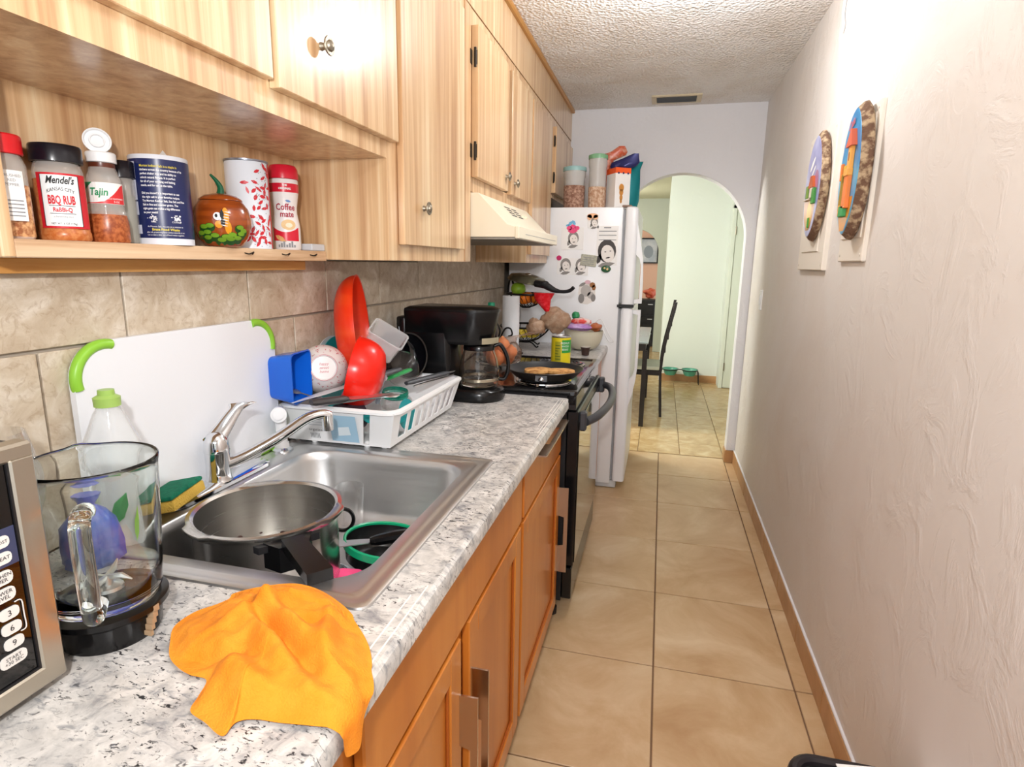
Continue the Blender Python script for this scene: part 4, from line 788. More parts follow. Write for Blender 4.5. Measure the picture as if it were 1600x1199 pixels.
def utensil(name, label, cat, a, b, bm_, hm, wb, hb_, split=.5, kind='knife'):
    a, b = Vector(a), Vector(b); t = T(name, label, cat, tuple(a)); c = a.lerp(b, split); d_ = (b-a).normalized(); side = d_.cross(Vector((0, 0, 1))).normalized(); up = side.cross(d_)
    rg_ = lambda q, w, h: [q+side*w*math.cos(x)+up*h*math.sin(x) for x in (2*PI*k/10 for k in range(10))]
    O('handle', MB().loft([rg_(a, hb_*.75, hb_*.5), rg_(a.lerp(c, .1), hb_, hb_*.65), rg_(a.lerp(c, .9), hb_, hb_*.65), rg_(c, hb_*.7, hb_*.4)]), hm, t, sm=50)
    if kind == 'knife': O('blade', MB().loft([rg_(c, wb*.8, .0009), rg_(c.lerp(b, .5), wb, .0009), rg_(b, wb*.2, .0006)]), bm_, t)
    elif kind == 'spoon': O('bowl', MB().loft([rg_(c, .003, .002), rg_(c.lerp(b, .6), .003, .0018), rg_(c.lerp(b, .72), wb*.8, .003), rg_(c.lerp(b, .86), wb, .004), rg_(b, wb*.35, .002)]), bm_, t, sm=60)
    return t
DG = P('handle_darkgrey', '#3d4045', .4)
utensil('kitchen_knife', 'knife with grey riveted handle pointing down into the dish rack', 'knife', (-.725, 1.545, 1.060), (-.845, 1.195, 1.030), P('blade_bright', '#e4e6e8', .3, .3), DG, .016, .012, .50)
utensil('kitchen_knife', 'bright green paring knife lying across the dish rack', 'knife', (-.738, 1.645, 1.040), (-.770, 1.370, 1.030), P('knife_green', '#13a04c', .35), P('knife_green', '#13a04c'), .013, .010, .5)
utensil('spatula', 'black-handled steel turner lying over the rack toward the sink', 'spatula', (-.790, 1.190, 1.036), (-.676, 1.392, 1.024), STEEL, P('handle_charcoal', '#3a3637', .45), .024, .0135, .42)
utensil('serving_spoon', 'steel serving spoon on the near edge of the dish rack', 'spoon', (-.795, 1.235, 1.020), (-.66, 1.395, 1.020), STEEL, STEEL, .019, .005, .45, 'spoon')
utensil('kitchen_knife', 'dark knife with steel tip across the far end of the rack', 'knife', (-.700, 1.530, 1.022), (-.620, 1.725, 1.030), STEEL, DG, .009, .011, .85)
utensil('tongs', 'thin steel tongs lying along the rack front', 'tongs', (-.69, 1.56, 1.008), (-.625, 1.73, 1.018), STEEL, STEEL, .007, .005, .5)
utensil('serving_spoon', 'grey ladle with clear scoop at the back corner of the rack', 'ladle', (-.80, 1.30, 1.01), (-.895, 1.262, 1.045), P('smoke_plastic', '#7a7f88', .2, trans=.4), P('smoke_plastic', '#7a7f88'), .022, .006, .35, 'spoon')
utensil('fork', 'clear plastic scoop standing up between the utensils', 'scoop', (-.735, 1.415, .985), (-.725, 1.45, 1.060), P('smoke_clear', '#b9c2cc', .15, trans=.6), P('smoke_clear', '#b9c2cc'), .012, .007, .4, 'spoon')

# ================================================================ COFFEE MAKER
cm = T('coffee_maker', 'black drip coffee maker beside the dish rack', 'coffee maker', (-.70, 1.92, ZT))
ya, yb = 1.832, 2.004
def dpoly(x0, x1, w, n=12, e=1.0): # back square, front rounded
    cy = (ya+yb)/2; hw = (yb-ya)/2*w; p = [(x0, cy-hw), (x1-hw*e, cy-hw)] + [(x1-hw*e+hw*e*math.cos(a), cy+hw*math.sin(a)) for a in (-PI/2+PI*i/n for i in range(1, n))] + [(x1-hw*e, cy+hw), (x0, cy+hw)]
    return p
lp_ = lambda P2, z: [(x, y, z) for x, y in P2]
O('base', MB().loft([lp_(dpoly(-.838, -.512, .98), ZT+.001), lp_(dpoly(-.840, -.507, 1.03), ZT+.012), lp_(dpoly(-.838, -.511, 1.0), ZT+.036), lp_(dpoly(-.830, -.522, .92), ZT+.044)]), BLACK, cm, sm=40)
m = MB(); m.m = Matrix.Translation((-.600, (ya+yb)/2, ZT+.044)); m.lathe([(0, .001), (.052, .001), (.058, .003), (.062, 0)], 36); O('warming_plate', m, P('warm_plate', '#1a1a1c', .3, .5), cm)
O('control_panel', MB().add([(-.561, yb-.118, ZT+.0445), (-.528, yb-.105, ZT+.035), (-.528, yb-.045, ZT+.035), (-.561, yb-.035, ZT+.0445)], [(0, 1, 2, 3)]), P('panel_champagne', '#b9ad9c', .3, .6), cm, sm=0)
O('display', MB().add([(-.553, yb-.095, ZT+.0435), (-.540, yb-.092, ZT+.0398), (-.540, yb-.062, ZT+.0398), (-.553, yb-.06, ZT+.0435)], [(0, 1, 2, 3)]), P('lcd_green', '#8f9d62', .3), cm, sm=0)
O('tower', MB().loft([lp_(rp, z) for rp, z in ((dpoly(-.838, -.668, .95, e=.35), ZT+.040), (dpoly(-.838, -.672, .95, e=.35), ZT+.26))]), BLACK, cm, sm=40)
O('brew_head', MB().loft([lp_(dpoly(-.838, -.560, .84), ZT+.196), lp_(dpoly(-.838, -.548, .93), ZT+.215), lp_(dpoly(-.840, -.530, 1.02), ZT+.30), lp_(dpoly(-.840, -.530, 1.02), ZT+.306)]), BLACK, cm, sm=40)
O('lid', MB().loft([lp_(dpoly(-.840, -.526, 1.04), ZT+.3065), lp_(dpoly(-.838, -.528, 1.02), ZT+.314), lp_(dpoly(-.825, -.548, .88), ZT+.321)]), BLACK, cm, sm=40)
O('water_window', MB().box(-.874, -.840, ya+.005, ya+.085, ZT+.05, ZT+.285, .008, 2), BLACK, cm); O('level_strip', MB().tube([(-.862, ya+.0035, ZT+.25), (-.846, ya+.0035, ZT+.13)], .0015, 5), P('strip_grey', '#b9c0ca', .3), cm)
gc = lambda e: (lambda u, v: (-.612+(.083*(.90)+e)*math.cos(-.55+u/.075), 1.918+(.083*.90+e)*math.sin(-.55+u/.075), ZT+v))
O('name_band', MB().sheet(lambda a, b: gc(.0075+.0*b)(-.035+.075*a, .2005+.020*b), 10, 1, .001), P('band_champagne', '#b0aa92', .3, .5), cm, sm=30)
text('GE', .011, lambda u, v: (-.612+.0915*math.cos(.12+u/.09), 1.918+.0915*math.sin(.12+u/.09), ZT+.262+v), 'lettering', P('logo_silver', '#c8ccd2', .3), cm)
cf = T('coffee_carafe', 'empty glass coffee carafe with black handle on the warming plate', 'carafe', (-.600, 1.918, ZT+.047)); m = MB(); m.m = Matrix.Translation((-.600, 1.918, ZT+.0475))
m.lathe([(0, 0), (.058, 0), (.066, .006), (.0705, .03), (.070, .060), (.062, .098), (.052, .125), (.050, .138), (.048, .138), (.050, .124), (.060, .097), (.068, .060), (.0685, .03), (.064, .008), (0, .003)], 44); O('pot', m, P('smoked_glass', '#f2f0ee', .0, trans=1, ior=1.35), cf, sm=60)
m = MB(); m.m = Matrix.Translation((-.600, 1.918, ZT+.0475)); m.lathe([(.0700, .020), (.0714, .021), (.0716, .030), (.0707, .031)], 44); O('band', m, P('band_steel', '#b9b09c', .25, .9), cf)
m = MB(); m.m = Matrix.Translation((-.600, 1.918, ZT+.0475)); m.lathe([(0, .147), (.034, .147), (.052, .143), (.0545, .138), (.0545, .126), (.0525, .126), (.0525, .137), (0, .137)], 40); O('lid', m, BLACK, cf)
hv = Vector((.93, .36, 0)).normalized(); C0 = Vector((-.600, 1.918, ZT+.0475))
hpts = spline([C0+hv*.052+Vector((0, 0, .138)), C0+hv*.072+Vector((0, 0, .143)), C0+hv*.092+Vector((0, 0, .115)), C0+hv*.102+Vector((0, 0, .08)), C0+hv*.100+Vector((0, 0, .045)), C0+hv*.088+Vector((0, 0, .022)), C0+hv*.068+Vector((0, 0, .022))], 5)
m = MB(); rings = []
for i, q in enumerate(hpts):
    t_ = (hpts[min(i+1, len(hpts)-1)]-hpts[max(i-1, 0)]).normalized(); s_ = Vector((-hv.y, hv.x, 0)); n_ = t_.cross(s_); rings.append([q+s_*.011*math.cos(a)+n_*.007*math.sin(a) for a in (2*PI*k/12 for k in range(12))])
O('handle', m.loft(rings), BLACK, cf, sm=60)
# ================================================================ ON THE RANGE
fp = T('frying_pan', 'black nonstick frying pan with pancakes on the front burner', 'frying pan', (-.425, 2.235, .928)); m = MB(); m.m = Matrix.Translation((-.425, 2.235, .9278))
m.lathe([(0, 0), (.105, 0), (.120, .006), (.149, .035), (.152, .037), (.150, .0385), (.146, .037), (.118, .012), (.103, .008), (0, .008)], 56); O('pan', m, P('pan_outside', '#4b4542', .3, .4), fp, sm=40)
m = MB(); m.m = Matrix.Translation((-.425, 2.235, .9278)); m.lathe([(.1462, .0376), (.1178, .0126), (.103, .0086), (0, .0086)], 56); O('nonstick_lining', m, P('nonstick_grey', '#26282b', .38), fp, sm=50)
hv = Vector((.09, -.99, 0)).normalized(); q0 = Vector((-.425, 2.235, .950))+hv*.138
O('handle_bracket', MB().loft([[q0+Vector((s*.022, 0, z))+hv*d_ for s, z in ((-1, -.012), (1, -.012), (1, .010), (-1, .010))] for d_ in (-.004, .012)]), P('bracket_grey', '#6d6f74', .3, .7), fp, sm=0)
O('rivet', MB().ell(q0+hv*.014+Vector((0, 0, -.004)), .011, .007, .009), CHROME, fp)
for k, (dx, dy, r, lab) in enumerate(((-.035, .035, .056, 'golden folded pancake on the left of the frying pan'), (.055, .045, .052, 'browned pancake on the right of the frying pan'))):
    m = MB(); m.m = Matrix.Translation((-.425+dx, 2.235+dy, .9372+.0*k)); rings = []
    for rr_q, z in ((.0, 0), (r*.9, 0), (r, .006), (r*.97, .014), (r*.6, .017), (0, .016)): rings.append((rr_q, z))
    m.lathe(rings, 30, lambda q, z, a, k=k: q*(1+.10*math.sin(2*a+k)+.04*math.sin(5*a+2*k))); tag(O('pancake', m, P('pancake_gold', '#d9a565', .7, var=('#9a5f2c', 45, .45, .68))), lab, 'pancake')
can = T('food_can', 'yellow and green labelled tin can behind the frying pan', 'can', (-.405, 2.56, .928)); cx_, cy_, r_ = -.418, 2.560, .043
m = MB(); m.m = Matrix.Translation((cx_, cy_, .9280)); m.lathe([(0, 0), (r_, 0), (r_+.001, .002), (r_, .004), (r_, .124), (r_+.001, .126), (r_, .128), (r_-.003, .128), (r_-.004, .124), (0, .124)], 40); O('tin', m, P('tin', '#c9c9c9', .25, .9), can)
fi = math.atan2(-cy_, -cx_); g_ = cylmap(cx_, cy_, r_, fi, .928)
O('label', MB().sheet(lambda a, b: g_(-PI*r_+2*PI*r_*a*.999, .006+.115*b), 44, 1), P('label_yellow', '#e2cf1f', .4), can, sm=30)
g_ = cylmap(cx_, cy_, r_, fi, .928, .0010); O('label_green', patch(g_, .004, .06, .055, .112), P('label_leafgreen', '#2f9a3c', .4), can, sm=0); O('label_green', patch(g_, -.028, .000, .018, .105), P('label_olive', '#a9a326', .4), can, sm=0)
g2 = cylmap(cx_, cy_, r_, fi, .928, .0015)
for i, w in enumerate(('PREMIUM', 'WHOLE', 'BEANS')): text(w, .013, lambda u, v, i=i: g2(.020+u*.8, .098-.014*i+v), 'lettering', INKW, can)
random.seed(2)
for i in range(6): O('label_line', patch(g2, -.026, -.026+random.uniform(.014, .024), .026+.012*i, .029+.012*i, 4, 1), P('label_darkgreen', '#3f5f1c', .5), can, sm=0)
on = T('onion_net', 'net bag of orange onions leaning behind the coffee carafe', 'net bag', (-.64, 2.48, .928))
for dx, dy, dz, r in ((-.03, 0, .035, .036), (.02, .02, .034, .034), (-.01, -.03, .032, .032), (.0, .01, .085, .034), (-.045, .03, .075, .030), (.045, -.01, .060, .028)):
    m = MB(); m.m = Matrix.Translation((-.66+dx, 2.44+dy, .929+dz)); m.lathe([(0, -r*.95), (r*.5, -r*.85), (r*.9, -r*.35), (r, .1*r), (r*.8, .6*r), (r*.35, .95*r), (r*.12, 1.2*r), (0, 1.25*r)], 18); tag(O('onion', m, P('onion_orange', '#d0713c', .4, var=('#e39a66', (30, 30, 6), .4, .65))), 'orange-skinned onion inside the net bag behind the coffee carafe', 'onion', 'onions in the net bag')
m = MB(); rings = []
for z, r, dx in ((.002, .05, 0), (.03, .085, 0), (.07, .086, .0), (.105, .060, .0), (.125, .03, .035), (.135, .014, .075), (.140, .020, .11), (.15, .028, .135)):
    rings.append([(-.657+dx+r*math.cos(a), 2.445+.75*r*math.sin(a), .927+z) for a in (2*PI*k/20 for k in range(20))])
O('net', m.loft(rings), P('net_film', '#efc8ad', .25, trans=.85, ior=1.05, alpha=.55), on, sm=60)
bt = T('sauce_bottle', 'dark sauce bottle with green cap behind the coffee maker', 'bottle', (-.735, 2.53, .928)); m = MB(); m.m = Matrix.Translation((-.735, 2.53, .9285)); m.lathe([(0, 0), (.030, 0), (.032, .003), (.032, .12), (.026, .15), (.013, .19), (.012, .225), (0, .225)], 28); O('bottle', m, P('bottle_dark', '#1d1213', .08, coat=.3), bt)
m = MB(); m.m = Matrix.Translation((-.735, 2.53, .9285)); m.lathe([(.0135, .215), (.0165, .217), (.0165, .262), (.014, .266), (0, .266)], 24, lambda r, z, a: r*(1+.02*math.sin(18*a))); O('cap', m, P('cap_teal', '#16946e', .35), bt)
g_ = cylmap(-.735, 2.53, .032, math.atan2(-2.53, .735), .9285); O('label', patch(g_, -.028, .028, .03, .11), P('label_wine', '#8e2130', .5), bt, sm=0); O('label', patch(cylmap(-.735, 2.53, .032, math.atan2(-2.53, .735), .9285, .001), -.016, .016, .05, .09), PAPER, bt, sm=0)
# ================================================================ SHORT COUNTER BY THE REFRIGERATOR
pt = T('paper_towel_holder', 'paper towel roll on a black scrollwork wire holder', 'paper towel', (-.745, 2.95, ZT))
m = MB(); m.m = Matrix.Translation((-.752, 2.955, ZT+.012)); m.lathe([(.02, 0), (.044, 0), (.0445, .002), (.0445, .288), (.044, .29), (.02, .29), (.02, 0)], 36); O('paper_roll', m, P('towel_paper', '#e6e8ec', .9, bump=(160, .3, .003)), pt)
IRON = P('wrought_iron', '#0f0e10', .4, .3)
m = MB().cyl((-.752, 2.955, ZT+.002), (-.752, 2.955, ZT+.31), .005).tube([(-.752+.065*math.cos(a), 2.955+.055*math.sin(a), ZT+.004) for a in (2*PI*i/24 for i in range(24))], .004, 6, True); O('stand', m, IRON, pt)
def scroll(c, w, h, flip=1):
    x, y, z = c; return spline([(x+flip*.5*w, y, z+.30*h), (x+flip*.62*w, y, z+.42*h), (x+flip*.30*w, y, z+.46*h), (x, y, z+.30*h), (x+flip*.02*w, y, z+.05*h), (x+flip*.3*w, y, z), (x+flip*.55*w, y, z+.12*h)], 6)
for pts in ([(-.805, 2.88, .905), (-.80, 2.88, .98), (-.79, 2.88, 1.03), (-.815, 2.88, 1.075), (-.828, 2.88, 1.06)], [(-.785, 2.88, .905), (-.79, 2.88, .97), (-.765, 2.88, 1.035), (-.735, 2.88, 1.04), (-.725, 2.88, 1.01), (-.745, 2.88, 1.0)], [(-.79, 2.88, .96), (-.77, 2.88, .905), (-.735, 2.88, .903), (-.695, 2.88, .93), (-.705, 2.88, .965), (-.735, 2.88, .965), (-.742, 2.88, .94)]):
    O('scroll', MB().tube(spline(pts, 7), .0042, 8), IRON, pt)
fb = T('fruit_stand', 'two-tier black wire fruit basket stand by the refrigerator', 'basket', (-.72, 3.22, ZT))
FX, FY = -.735, 3.235
def basket(z, R_, h, n=22):
    O('rim', MB().tube([(FX+R_*math.cos(a), FY+R_*math.sin(a), z+h) for a in (2*PI*i/40 for i in range(40))], .0055, 8, True), IRON, fb)
    for i in range(n):
        a = 2*PI*i/n; O('wire', MB().tube(spline([(FX+R_*f*math.cos(a+.5*(1-f)), FY+R_*f*math.sin(a+.5*(1-f)), z+h*(1-(1-f**2.4))) for f in (.2, .5, .8, 1)], 3), .0022, 5), IRON, fb)
    O('base_ring', MB().tube([(FX+.2*R_*math.cos(a), FY+.2*R_*math.sin(a), z) for a in (2*PI*i/16 for i in range(16))], .004, 6, True), IRON, fb)
basket(.930, .145, .09); basket(1.125, .115, .075)
O('post', MB().tube(spline([(FX-.115, FY+.06, ZT+.004), (FX-.125, FY+.065, 1.1), (FX-.12, FY+.06, 1.24), (FX-.09, FY, 1.285), (FX-.07, FY-.03, 1.255)], 6), .0055, 8), IRON, fb)
for a in (-.6, .9, 2.4, 4.0): O('leg', MB().tube(spline([(FX+.03*math.cos(a), FY+.03*math.sin(a), .932), (FX+.06*math.cos(a), FY+.06*math.sin(a), .925), (FX+.09*math.cos(a), FY+.09*math.sin(a), .907), (FX+.105*math.cos(a), FY+.105*math.sin(a), .914)], 5), .004, 6), IRON, fb)
OR_ = P('orange_peel', '#ec7a16', .4, bump=(300, .3, .002)); random.seed(3)
for i, (dx, dy, dz, wh) in enumerate(((.0, -.055, .045, 'front'), (-.062, -.01, .045, 'left'), (.058, -.012, .046, 'right'), (.0, .045, .045, 'back'))):
    m = MB().ell((FX+dx, FY+dy, 1.131+dz), .034, .034, .032); tag(O('orange', m, OR_), 'orange in the %s of the upper wire basket' % wh, 'orange')
gm = MB().ell((FX-.035, FY-.05, 1.229), .042, .042, .036); tag(O('mango', gm, P('mango_green', '#7fb228', .3, var=('#a9c840', 12, .4, .7))), 'bright green fruit on top of the upper basket', 'fruit')
for i, (dx, dy, a0) in enumerate(((-.05, -.06, .2), (.0, -.07, .0), (.05, -.055, -.15))):
    c = Vector((FX+dx, FY+dy, .975)); m = MB(); pts = spline([c+Vector((.045*math.cos(a0), .01, .030)), c+Vector((.02, -.01, .006)), c+Vector((-.02, -.012, .004)), c+Vector((-.048, .004, .026))], 6); m.tube(pts, [.005+.013*math.sin(PI*min(1, max(0, k/(len(pts)-1))))**.6 for k in range(len(pts))], 8); tag(O('banana', m, P('banana_yellow', '#d7bd3f', .45, var=('#a98b2c', 15, .5, .75))), ('leftmost', 'middle', 'rightmost')[i] + ' banana in the lower wire basket', 'banana')
pl = T('frying_pan', 'upturned frying pan with long black handle on the upper basket', 'frying pan', (-.70, 3.20, 1.26)); m = MB(); m.m = TR((-.725, 3.20, 1.268), 0, .06, .18)
m.lathe([(.114, 0), (.116, .002), (.094, .030), (.05, .040), (0, .041), (0, .037), (.05, .036), (.092, .027), (.114, 0)], 44); O('pan', m, P('pan_olive', '#6b6a58', .12, .6, var=('#a06a3a', 8, .5, .75)), pl, sm=50)
m = MB(); m.m = TR((-.725, 3.20, 1.268), 0, .06, .18); m.ell((0, 0, .042), .018, .018, .006); O('knob_plate', m, CHROME, pl)
hs = spline([(-.655, 3.11, 1.262), (-.60, 3.075, 1.256), (-.545, 3.06, 1.232), (-.50, 3.05, 1.226), (-.462, 3.045, 1.232), (-.440, 3.04, 1.250)], 6)
O('handle', MB().tube(hs, [.019 if k < 8 else max(.0095, .019-.0012*(k-8)) for k in range(len(hs))], 12), BLACKM, pl, sm=60); O('collar', MB().ell((-.602, 3.077, 1.262), .026, .02, .018), BLACKM, pl)
def lump(name, label, cat, c, rx, ry, rz, mat, seed, amp=.25, n=26, mm=16, fq=1.6):
    m = MB(); rings = []
    for i in range(1, mm):
        t_ = PI*i/mm; ring = []
        for k in range(n):
            a = 2*PI*k/n; d_ = Vector((math.sin(t_)*math.cos(a), math.sin(t_)*math.sin(a), -math.cos(t_))); w = 1+amp*noise.noise(d_*fq+Vector((seed, 0, 0)))+amp*.4*noise.noise(d_*fq*2.7+Vector((seed, 5, 0))); ring.append((c[0]+d_.x*rx*w, c[1]+d_.y*ry*w, c[2]+d_.z*rz*w))
        rings.append(ring)
    return tag(O(name, m.loft(rings), mat, sm=60), label, cat)
PB = P('bag_brown', '#a98468', .3, trans=.15, var=('#c9ab90', 30, .4, .7), bump=(60, .6, .01))
lump('bread_bag', 'brown plastic bread bag heaped on the lower basket', 'bag', (-.545, 3.10, 1.070), .075, .055, .062, PB, 4, .35); lump('bread_bag', 'smaller brown plastic bag at the left of the heap', 'bag', (-.640, 3.065, 1.035), .050, .035, .045, PB, 9, .35)
m = MB(); m.loft([[(-.50+.0*s, 3.10, 0)] if False else [(x, y, z) for x, y, z in r_] for s, r_ in enumerate(([(-.585+.012*math.cos(a), 3.09+.012*math.sin(a), 1.115) for a in (2*PI*k/14 for k in range(14))], [(-.60+.03*math.cos(a), 3.09+.02*math.sin(a), 1.15) for a in (2*PI*k/14 for k in range(14))], [(-.612+.045*math.cos(a), 3.09+.025*math.sin(a), 1.18) for a in (2*PI*k/14 for k in range(14))], [(-.605+.058*math.cos(a), 3.09+.028*math.sin(a), 1.215) for a in (2*PI*k/14 for k in range(14))]))])
tag(O('plastic_bag', m, P('bag_red', '#d81420', .25, var=('#f0404a', 40, .45, .7)), sm=50), 'red plastic bag knotted above the brown bread bag', 'bag')
bw = T('salad_bowl', 'large beige bowl heaped with snack packets on the short counter', 'bowl', (-.41, 3.24, ZT)); m = MB(); m.m = Matrix.Translation((-.405, 3.24, ZT+.001)); bowl(m, .108, .105, .003, .42, 48, 2.0); O('bowl', m, P('bowl_beige', '#cfc9b4', .35), bw, sm=50)
lump('snack_packet', 'purple snack packet heaped in the beige bowl', 'packet', (-.432, 3.215, 1.030), .082, .055, .022, P('packet_purple', '#b184c4', .3, var=('#d9bfe4', 22, .45, .7)), 12, .3)
lump('snack_packet', 'red and white snack packet on the purple one', 'packet', (-.420, 3.205, 1.060), .055, .030, .018, P('packet_red', '#e2473f', .3, var=('#f2d9d4', 26, .45, .6)), 15, .3)
lump('snack_packet', 'small green-tipped wrapper above the bowl', 'packet', (-.452, 3.24, 1.088), .022, .016, .022, P('packet_green', '#2f8f5a', .3), 17, .25)
lump('snack_packet', 'brownish orange packet at the right rim of the bowl', 'packet', (-.338, 3.235, 1.028), .033, .04, .022, P('packet_rust', '#b5653c', .35), 19, .3)
ph = T('charging_cable', 'thin white cable looping from the bowl down the refrigerator', 'cable', (-.27, 3.30, .95)); O('cable', MB().tube(spline([(-.34, 3.23, 1.055), (-.31, 3.215, 1.075), (-.285, 3.20, 1.04), (-.255, 3.20, .985), (-.235, 3.215, .955), (-.262, 3.22, .955), (-.285, 3.20, 1.0), (-.30, 3.205, 1.035)], 7), .0022, 6), WHITE, ph)
kc = T('coffee_pod', 'small brown coffee pod with foil lid on the short counter', 'coffee pod', (-.355, 3.03, ZT)); m = MB(); m.m = Matrix.Translation((-.365, 3.03, ZT+.0008)); m.lathe([(0, 0), (.018, 0), (.019, .002), (.024, .040), (.027, .041), (.027, .043), (0, .043)], 24); O('cup', m, P('pod_brown', '#3c2822', .5), kc)
m = MB(); m.m = Matrix.Translation((-.365, 3.03, ZT+.0438)); m.lathe([(0, .001), (.026, .001), (.0265, 0)], 24); O('foil', m, P('foil', '#cfcac2', .35, .5), kc)

# ================================================================ SPICE SHELF
ZS = 1.3912
def face(x, y): return math.atan2(-y, -x)
def jar(x, y, prof, mat, t, name='jar', fn=None, n=40):
    m = MB(); m.m = Matrix.Translation((x, y, ZS)); m.lathe(prof, n, fn); return O(name, m, mat, t, sm=50)
SPJ = P('spice_bottle', '#e6e2dc', .08, alpha=.35, spec=.8)
def spice(mat_c, c2, nm): return P(nm, mat_c, .3, var=(c2, 160, .4, .6))
# red flip-cap jar
x, y = -.886, .641; t = T('spice_jar', 'square spice jar of red pepper flakes with open red flip cap', 'jar', (x, y, ZS)); sq = lambda r, z, a: r*min(1.0/max(abs(math.cos(a)), abs(math.sin(a))), 1.22)*.88
jar(x, y, [(0, 0), (.025, 0), (.027, .003), (.027, .098), (.0245, .108), (.023, .112), (0, .112)], SPJ, t, fn=lambda r, z, a: sq(r, z, a+.3) if z < .1 else r); jar(x, y, [(0, .0005), (.0252, .0005), (.0274, .004), (.0274, .072), (0, .076)], spice('#9a5e3c', '#d9a878', 'flakes'), t, 'pepper_flakes', lambda r, z, a: sq(r, z, a+.3))
m = MB(); m.m = Matrix.Translation((x, y, ZS)); m.lathe([(.0245, .112), (.0265, .113), (.0265, .136), (.025, .138), (0, .138)], 36); cp = O('cap', m, RED, t)
m = MB(); m.m = TR((x-.004, y-.012, ZS+.139), -.7, .55, 0); m.loft([rrect(-.02, .02, -.022, .018, .01, 0, 5), rrect(-.02, .02, -.022, .018, .01, .006, 5)]); m.box(-.016, .016, -.02, -.012, .004, .018, .003); O('flip_lid', m, RED, cp)
g_ = lambda u, v: (x+.0305*math.cos(face(x, y))-u*math.sin(face(x, y)), y+.0305*math.sin(face(x, y))+u*math.cos(face(x, y)), ZS+v)
g_ = cylmap(x, y, .0292, face(x, y)+.12, ZS, .001); O('label', patch(g_, -.011, .021, .024, .090), PAPER, t, sm=0)
g2 = cylmap(x, y, .0292, face(x, y)+.12, ZS, .0016)
for i, s_ in enumerate(('CRUSHED', 'RED', 'PEPPER')): text(s_, .0052, lambda u, v, i=i: g2(.006+u, .083-.006*i+v), 'lettering', INKG, t)
for i in range(5): O('print_line', patch(g2, -.005, .017, .030+.005*i, .0315+.005*i, 4, 1), INKG, t, sm=0)
# BBQ rub
x, y = -.885, .720; t = T('spice_jar', 'barbecue rub shaker with black lid and white-red label', 'jar', (x, y, ZS)); r = .0325
jar(x, y, [(0, 0), (r-.002, 0), (r, .003), (r, .012), (r-.0012, .014), (r-.0012, .100), (r-.003, .108), (r-.005, .112), (0, .112)], SPJ, t); jar(x, y, [(0, .0005), (r-.0015, .0005), (r+.0003, .003), (r+.0003, .012), (r-.0009, .0143), (r-.0009, .088), (0, .090)], spice('#b5622e', '#c8814c', 'rub_powder'), t, 'rub_powder')
m = MB(); m.m = Matrix.Translation((x, y, ZS)); m.lathe([(r-.003, .112), (r+.0005, .113), (r+.0005, .134), (r-.001, .137), (r-.006, .138), (0, .138)], 48, lambda q, z, a: q*(1+.012*math.sin(40*a)) if .1125 < z < .135 else q); O('cap', m, P('lid_black', '#14131c', .25), t)
g_ = cylmap(x, y, r, face(x, y)+.10, ZS, .0006); O('label', patch(g_, -.033, .036, .018, .096), INKR, t, sm=0); g_ = cylmap(x, y, r, face(x, y)+.10, ZS, .0010); O('label', patch(g_, -.027, .0215, .021, .093), P('label_icewhite', '#e8ecee', .4), t, sm=0)
O('label_border', MB().tube([cylmap(x, y, r, face(x, y)+.10, ZS, .0014)(u, v) for u, v in ((-.027, .021), (-.027, .093), (.0215, .093), (.0215, .021))], .0005, 4, True), INK, t, sm=0)
gt = cylmap(x, y, r, face(x, y)+.10, ZS, .0018)
text("Mendel's", .0145, lambda u, v: gt(-.003+u*.68, .0855+v), 'lettering', INK, t, shear=.35, bold=.0003)
text('KANSAS CITY', .0072, lambda u, v: gt(-.003+u*.78, .0735+v-9*u*u), 'lettering', INK, t)
text('BBQ RUB', .0125, lambda u, v: gt(-.003+u*.66, .0575+v*1.35), 'lettering', INKR, t, bold=.0004)
text('RaBBi-Q', .0085, lambda u, v: gt(-.003+u*.8, .044+v), 'lettering', INKR, t, bold=.0002)
for z_ in (.0495, .0385): O('print_line', patch(gt, -.019, .013, z_, z_+.0007, 8, 1), INK, t, sm=0)
text('a championship blend', .0034, lambda u, v: gt(-.003+u*.8, .0345+v), 'lettering', INKG, t); text('NET WT. 6 OZ (170g)', .0038, lambda u, v: gt(-.003+u*.9, .0245+v), 'lettering', INK, t)
# chili-lime bottle
x, y = -.882, .792; t = T('spice_bottle', 'chili-lime seasoning bottle with open white flip cap', 'bottle', (x, y, ZS)); r = .0285
prof = [(0, 0), (r-.002, 0), (r, .004), (r, .03), (r-.0035, .055), (r-.0035, .058), (r-.0035, .09), (r-.005, .1), (.019, .115), (.0175, .118), (.0175, .124), (0, .124)]
jar(x, y, prof, SPJ, t); jar(x, y, [(0, .0005), (r-.0015, .0005), (r+.0004, .004), (r+.0004, .030), (r-.0018, .044), (r*.5, .050), (0, .046)], spice('#8f4522', '#b96a3c', 'chili_powder'), t, 'chili_powder')
jar(x, y, [(0, .1135), (.0178, .1135), (.0182, .1145), (.0182, .1235), (0, .1237)], P('neck_amber', '#5b2a1a', .3), t, 'neck_band')
m = MB(); m.m = Matrix.Translation((x, y, ZS)); m.lathe([(.0195, .124), (.021, .125), (.021, .138), (.0195, .140), (0, .141)], 36); cp = O('cap', m, WHITE, t)
m = MB(); m.m = AX((x-.008, y+.004, ZS+.158), (.75, -.62, .18)); m.lathe([(0, 0), (.018, 0), (.0195, .001), (.0195, .006), (.0175, .0065), (.0165, .002), (.011, .002), (.0105, .006), (.009, .006), (.0085, .002), (0, .002)], 32); O('flip_lid', m, WHITE, cp)
gt = cylmap(x, y, r-.0034, face(x, y)-.05, ZS, .0006); O('label', patch(gt, -.034, .034, .060, .0925), PAPER, t, sm=0); gt = cylmap(x, y, r-.0034, face(x, y)-.05, ZS, .0011)
